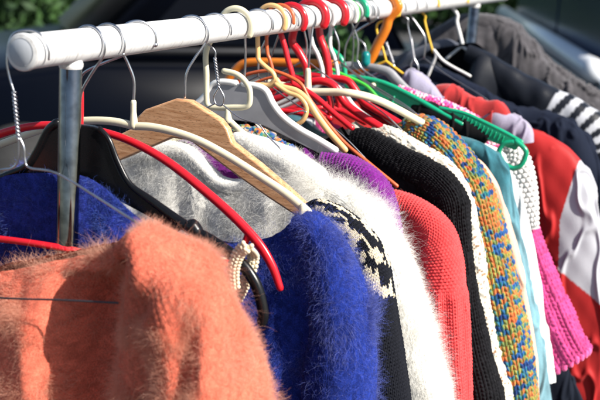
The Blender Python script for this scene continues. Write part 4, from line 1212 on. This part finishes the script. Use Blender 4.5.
def car(label, p0, p1, col, H=1.5, W=1.75, belt=.95, van=False, sill_mat=None, metallic=0.0, trim_r=.022, glass=None):
    glassm = glass or globals()['glassm']
    """p0 = front end, p1 = rear end of the near side on the ground (x,y); the car extends away from the camera"""
    p0 = np.array(p0, float); p1 = np.array(p1, float); d = p1 - p0; L = np.linalg.norm(d); d /= L
    nrm = np.array([-d[1], d[0]])
    mid = (p0 + p1) / 2
    if (CAM[:2] - mid) @ nrm > 0: nrm = -nrm          # nrm points away from the camera
    root = empty('parked_car', (p0[0], p0[1], 0), label, 'car', 'parked cars behind the rack')
    root.rotation_euler = (0, 0, 0)
    def W3(u, v, z): q = p0 + d * u + nrm * v; return (q[0], q[1], z)
    body = paint('car paint', col, .3, metallic, .6 if max(col) > .05 else .0, .5 if max(col) > .05 else .12)
    # side profiles (u, z)
    if van: lower = [(.0, .45), (.03, .80), (.25, belt), (.9, belt + .04), (L - .3, belt + .08), (L - .02, belt), (L, .45), (L - .1, .24), (.1, .24)]
    else: lower = [(.0, .45), (.04, .68), (.2, .80), (1.15, belt - .02), (L - .9, belt + .02), (L - .05, belt - .06), (L, .5), (L - .1, .25), (.1, .25)]
    green = [(1.0 if van else 1.1, belt), (1.85, H - .04), (2.2, H), (L - (.5 if van else 1.3), H - .01), (L - (.12 if van else .75), belt + .03)]
    def loft(name, prof, insets, m, parent):
        # prof: closed profile (u,z); insets: list of (v, shrink toward centroid in u/z)
        cu = sum(a for a, b in prof) / len(prof); cz = min(b for a, b in prof)
        V = []; n = len(prof)
        for v, s, sz in insets:
            for a, b in prof: V.append(W3(cu + (a - cu) * s, v, cz + (b - cz) * sz))
        Fc = []
        for i in range(len(insets) - 1):
            for k in range(n):
                l = (k + 1) % n; Fc.append((i * n + k, i * n + l, (i + 1) * n + l, (i + 1) * n + k))
        Fc.append(tuple(range(n))[::-1]); Fc.append(tuple((len(insets) - 1) * n + k for k in range(n)))
        me = bpy.data.meshes.new(name); me.from_pydata(V, [], Fc)
        bm = bmesh.new(); bm.from_mesh(me); bmesh.ops.recalc_face_normals(bm, faces=bm.faces)
        ed = [e for e in bm.edges if e.calc_face_angle(0) > .35]
        bmesh.ops.bevel(bm, geom=ed, offset=.035, segments=3, affect='EDGES'); bm.to_mesh(me); bm.free()
        return finish(me, name, m, parent, True)
    bd = loft('body', lower, [(.0, .985, .97), (.06, 1, 1), (W - .06, 1, 1), (W, .985, .97)], body, root)
    loft('roof', green, [(.10, .93, .94), (.14, .97, 1), (W - .14, .97, 1), (W - .10, .93, .94)], body, root)
    # windows on the near side: two panes standing proud of the greenhouse flank
    def pane(uz, v, name='window'):
        V = [W3(a, v, b) for a, b in uz] + [W3(a, v + .012, b) for a, b in uz]; n = len(uz)
        Fc = [tuple(range(n)), tuple(range(n, 2 * n))[::-1]] + [(i, (i + 1) % n, n + (i + 1) % n, n + i) for i in range(n)]
        return mesh_py(name, V, Fc, glassm, root, False)
    um = (1.1 + L) / 2 - .1
    zt = H - .13
    for v in (.088, W - .1):
        pane([(1.42, belt + .06), (um - .04, belt + .06), (um - .04, zt), (1.95, zt)], v)
        pane([(um + .04, belt + .06), (L - 1.1, belt + .07), (L - 1.45, zt), (um + .04, zt)], v)
    sm = sill_mat or M['chrome']
    trim = [W3(1.2, .0, belt + .02), W3(um, -.006, belt + .045), W3(L - .9, .0, belt + .05)]
    tube('window_trim', trim, trim_r, sm, root, 0, seg=12)
    for v in (.0,):
        for uu in (.85, L - .85):
            c1 = W3(uu, -.015, .32); c2 = W3(uu, .2, .32)
            wh = tube('wheel', [c1, c2], .31, tyre, root, 0, seg=40)
            tube('rim', [W3(uu, -.035, .32), W3(uu, .01, .32)], .19, alloy, wh, 0, seg=32)
            c1 = W3(uu, W - .2, .32); c2 = W3(uu, W + .01, .32)
            tube('wheel', [c1, c2], .31, tyre, root, 0, seg=40)
    tube('door_handle', [W3(um - .3, -.02, belt - .13), W3(um - .12, -.02, belt - .13)], .014, body, root, 0)
    hd = tube('headlight', [W3(.03, .16, .66), W3(.05, .40, .67)], .05, glassm, root, 0)
    return root
# silver car on the right: belt line runs from the far left to the near right
bz = 1.02
def ray_at_z(px, py, z):
    d = ray(px, py); k = (z - CAM[2]) / d[2]; return (CAM + d * k)[:2]
a = ray_at_z(492, 4, bz); b = ray_at_z(600, 80, bz)
print('belt', a, b, np.linalg.norm(a - b))
dv = (b - a) / np.linalg.norm(b - a)
car('silver-grey parked car with dark windows beyond the far end of the rack', b - dv * 6.0, b + dv * 1.2, (.34, .37, .42), 1.5, 1.7, .97, sill_mat=paint('silver trim', (.62, .65, .70), .3)) if False else None
c0 = a - dv * 1.0; L_ = 5.0
car('silver-grey parked car with dark windows beyond the far end of the rack', b - dv * 6.0, b + dv * .7, (.20, .25, .32), 1.86, 1.7, bz - .03, sill_mat=paint('silver trim', (.80, .82, .85), .4), trim_r=.065)
# dark car across the left
q0 = at_dist(-160, 60, 6.0)[:2]; q1 = at_dist(470, 20, 6.6)[:2]
dd = (q1 - q0) / np.linalg.norm(q1 - q0)
car('black-navy parked car standing broadside behind the near half of the rack', q0, q0 + dd * 3.7, (.0012, .002, .005), 1.80, 1.75, .98, glass=dkglass, sill_mat=plastic('black trim', (.01, .01, .012), .4))

# hedge and trees far behind
leafm, nt, b = mat('leaves')
at = nt.nodes.new('ShaderNodeObjectInfo'); tc = nt.nodes.new('ShaderNodeNewGeometry')
nz = nt.nodes.new('ShaderNodeTexNoise'); nz.inputs['Scale'].default_value = 2.2; nz.inputs['Detail'].default_value = 6
nt.links.new(tc.outputs['Position'], nz.inputs['Vector'])
r = nt.nodes.new('ShaderNodeValToRGB'); r.color_ramp.elements[0].position = .35; r.color_ramp.elements[1].position = .7
r.color_ramp.elements[0].color = (.014, .04, .010, 1); r.color_ramp.elements[1].color = (.06, .14, .03, 1)
nt.links.new(nz.outputs['Fac'], r.inputs['Fac']); nt.links.new(r.outputs['Color'], b.inputs['Base Color']); pset(b, Roughness=.6)
bark = cloth('bark', (.06, .045, .035), 60, .3, .8)
def leafcloud(name, cen, rad, n, parent, size=.05, seed=0):
    rg = np.random.default_rng(seed)
    k = 26; cc = rg.normal(size=(k, 3)); cc /= np.linalg.norm(cc, axis=1)[:, None]; cc *= rg.uniform(.3, .95, (k, 1)); cc = cc * np.array(rad)
    which = rg.integers(0, k, n)
    p = cc[which] + rg.normal(size=(n, 3)) * np.array(rad) * .17 + np.array(cen)
    p[:, 2] = np.maximum(p[:, 2], .05)
    a = rg.normal(size=(n, 3)); a /= np.linalg.norm(a, axis=1)[:, None]; b_ = np.cross(a, rg.normal(size=(n, 3))); b_ /= np.linalg.norm(b_, axis=1)[:, None]
    s = size * rg.uniform(.6, 1.4, (n, 1))
    V = np.stack([p - a * s, p + b_ * s * .45, p + a * s, p - b_ * s * .45], 1).reshape(-1, 3)
    me = bpy.data.meshes.new(name); me.vertices.add(len(V)); me.vertices.foreach_set('co', V.astype(np.float32).ravel())
    me.loops.add(n * 4); me.loops.foreach_set('vertex_index', np.arange(n * 4, dtype=np.int32)); me.polygons.add(n); me.polygons.foreach_set('loop_start', (np.arange(n) * 4).astype(np.int32))
    me.update(calc_edges=True)
    return finish(me, name, leafm, parent, False)
def bush(px, d, top, rad, label, seed, n=9000, trunk=False):
    q = at_dist(px, 20, d)
    g = empty('shrub' if not trunk else 'tree', (q[0], q[1], 0), label, 'shrub' if not trunk else 'tree', 'greenery behind the cars')
    leafcloud('foliage' if not trunk else 'crown', (q[0], q[1], top), rad, n, g, .07, seed)
    for k in range(3):
        aa = k * 2.1; tube('stem' if not trunk else 'trunk', [(q[0], q[1], 0), (q[0] + .15 * math.cos(aa), q[1] + .15 * math.sin(aa), top * .5), (q[0] + .5 * math.cos(aa), q[1] + .5 * math.sin(aa), top)], [.06, .04, .02], bark, g)
bush(10, 12, .7, (1.3, 1.3, .95), 'leftmost green shrub, blurred above the end of the rail', 1)
bush(80, 13, .7, (1.1, 1.1, 1.0), 'green shrub second from the left, behind the dark car bonnet', 2)
bush(352, 5.6, .78, (.2, .2, .36), 'small green shrub glimpsed under the rail beside the teal collar', 3, 6000)
tag(leafcloud('hedge', (at_dist(200, 0, 22)[0], at_dist(200, 0, 22)[1], .8), (9, 2, .9), 60000, None, .09, 9), 'long dark hedge across the back of the car park', 'hedge')
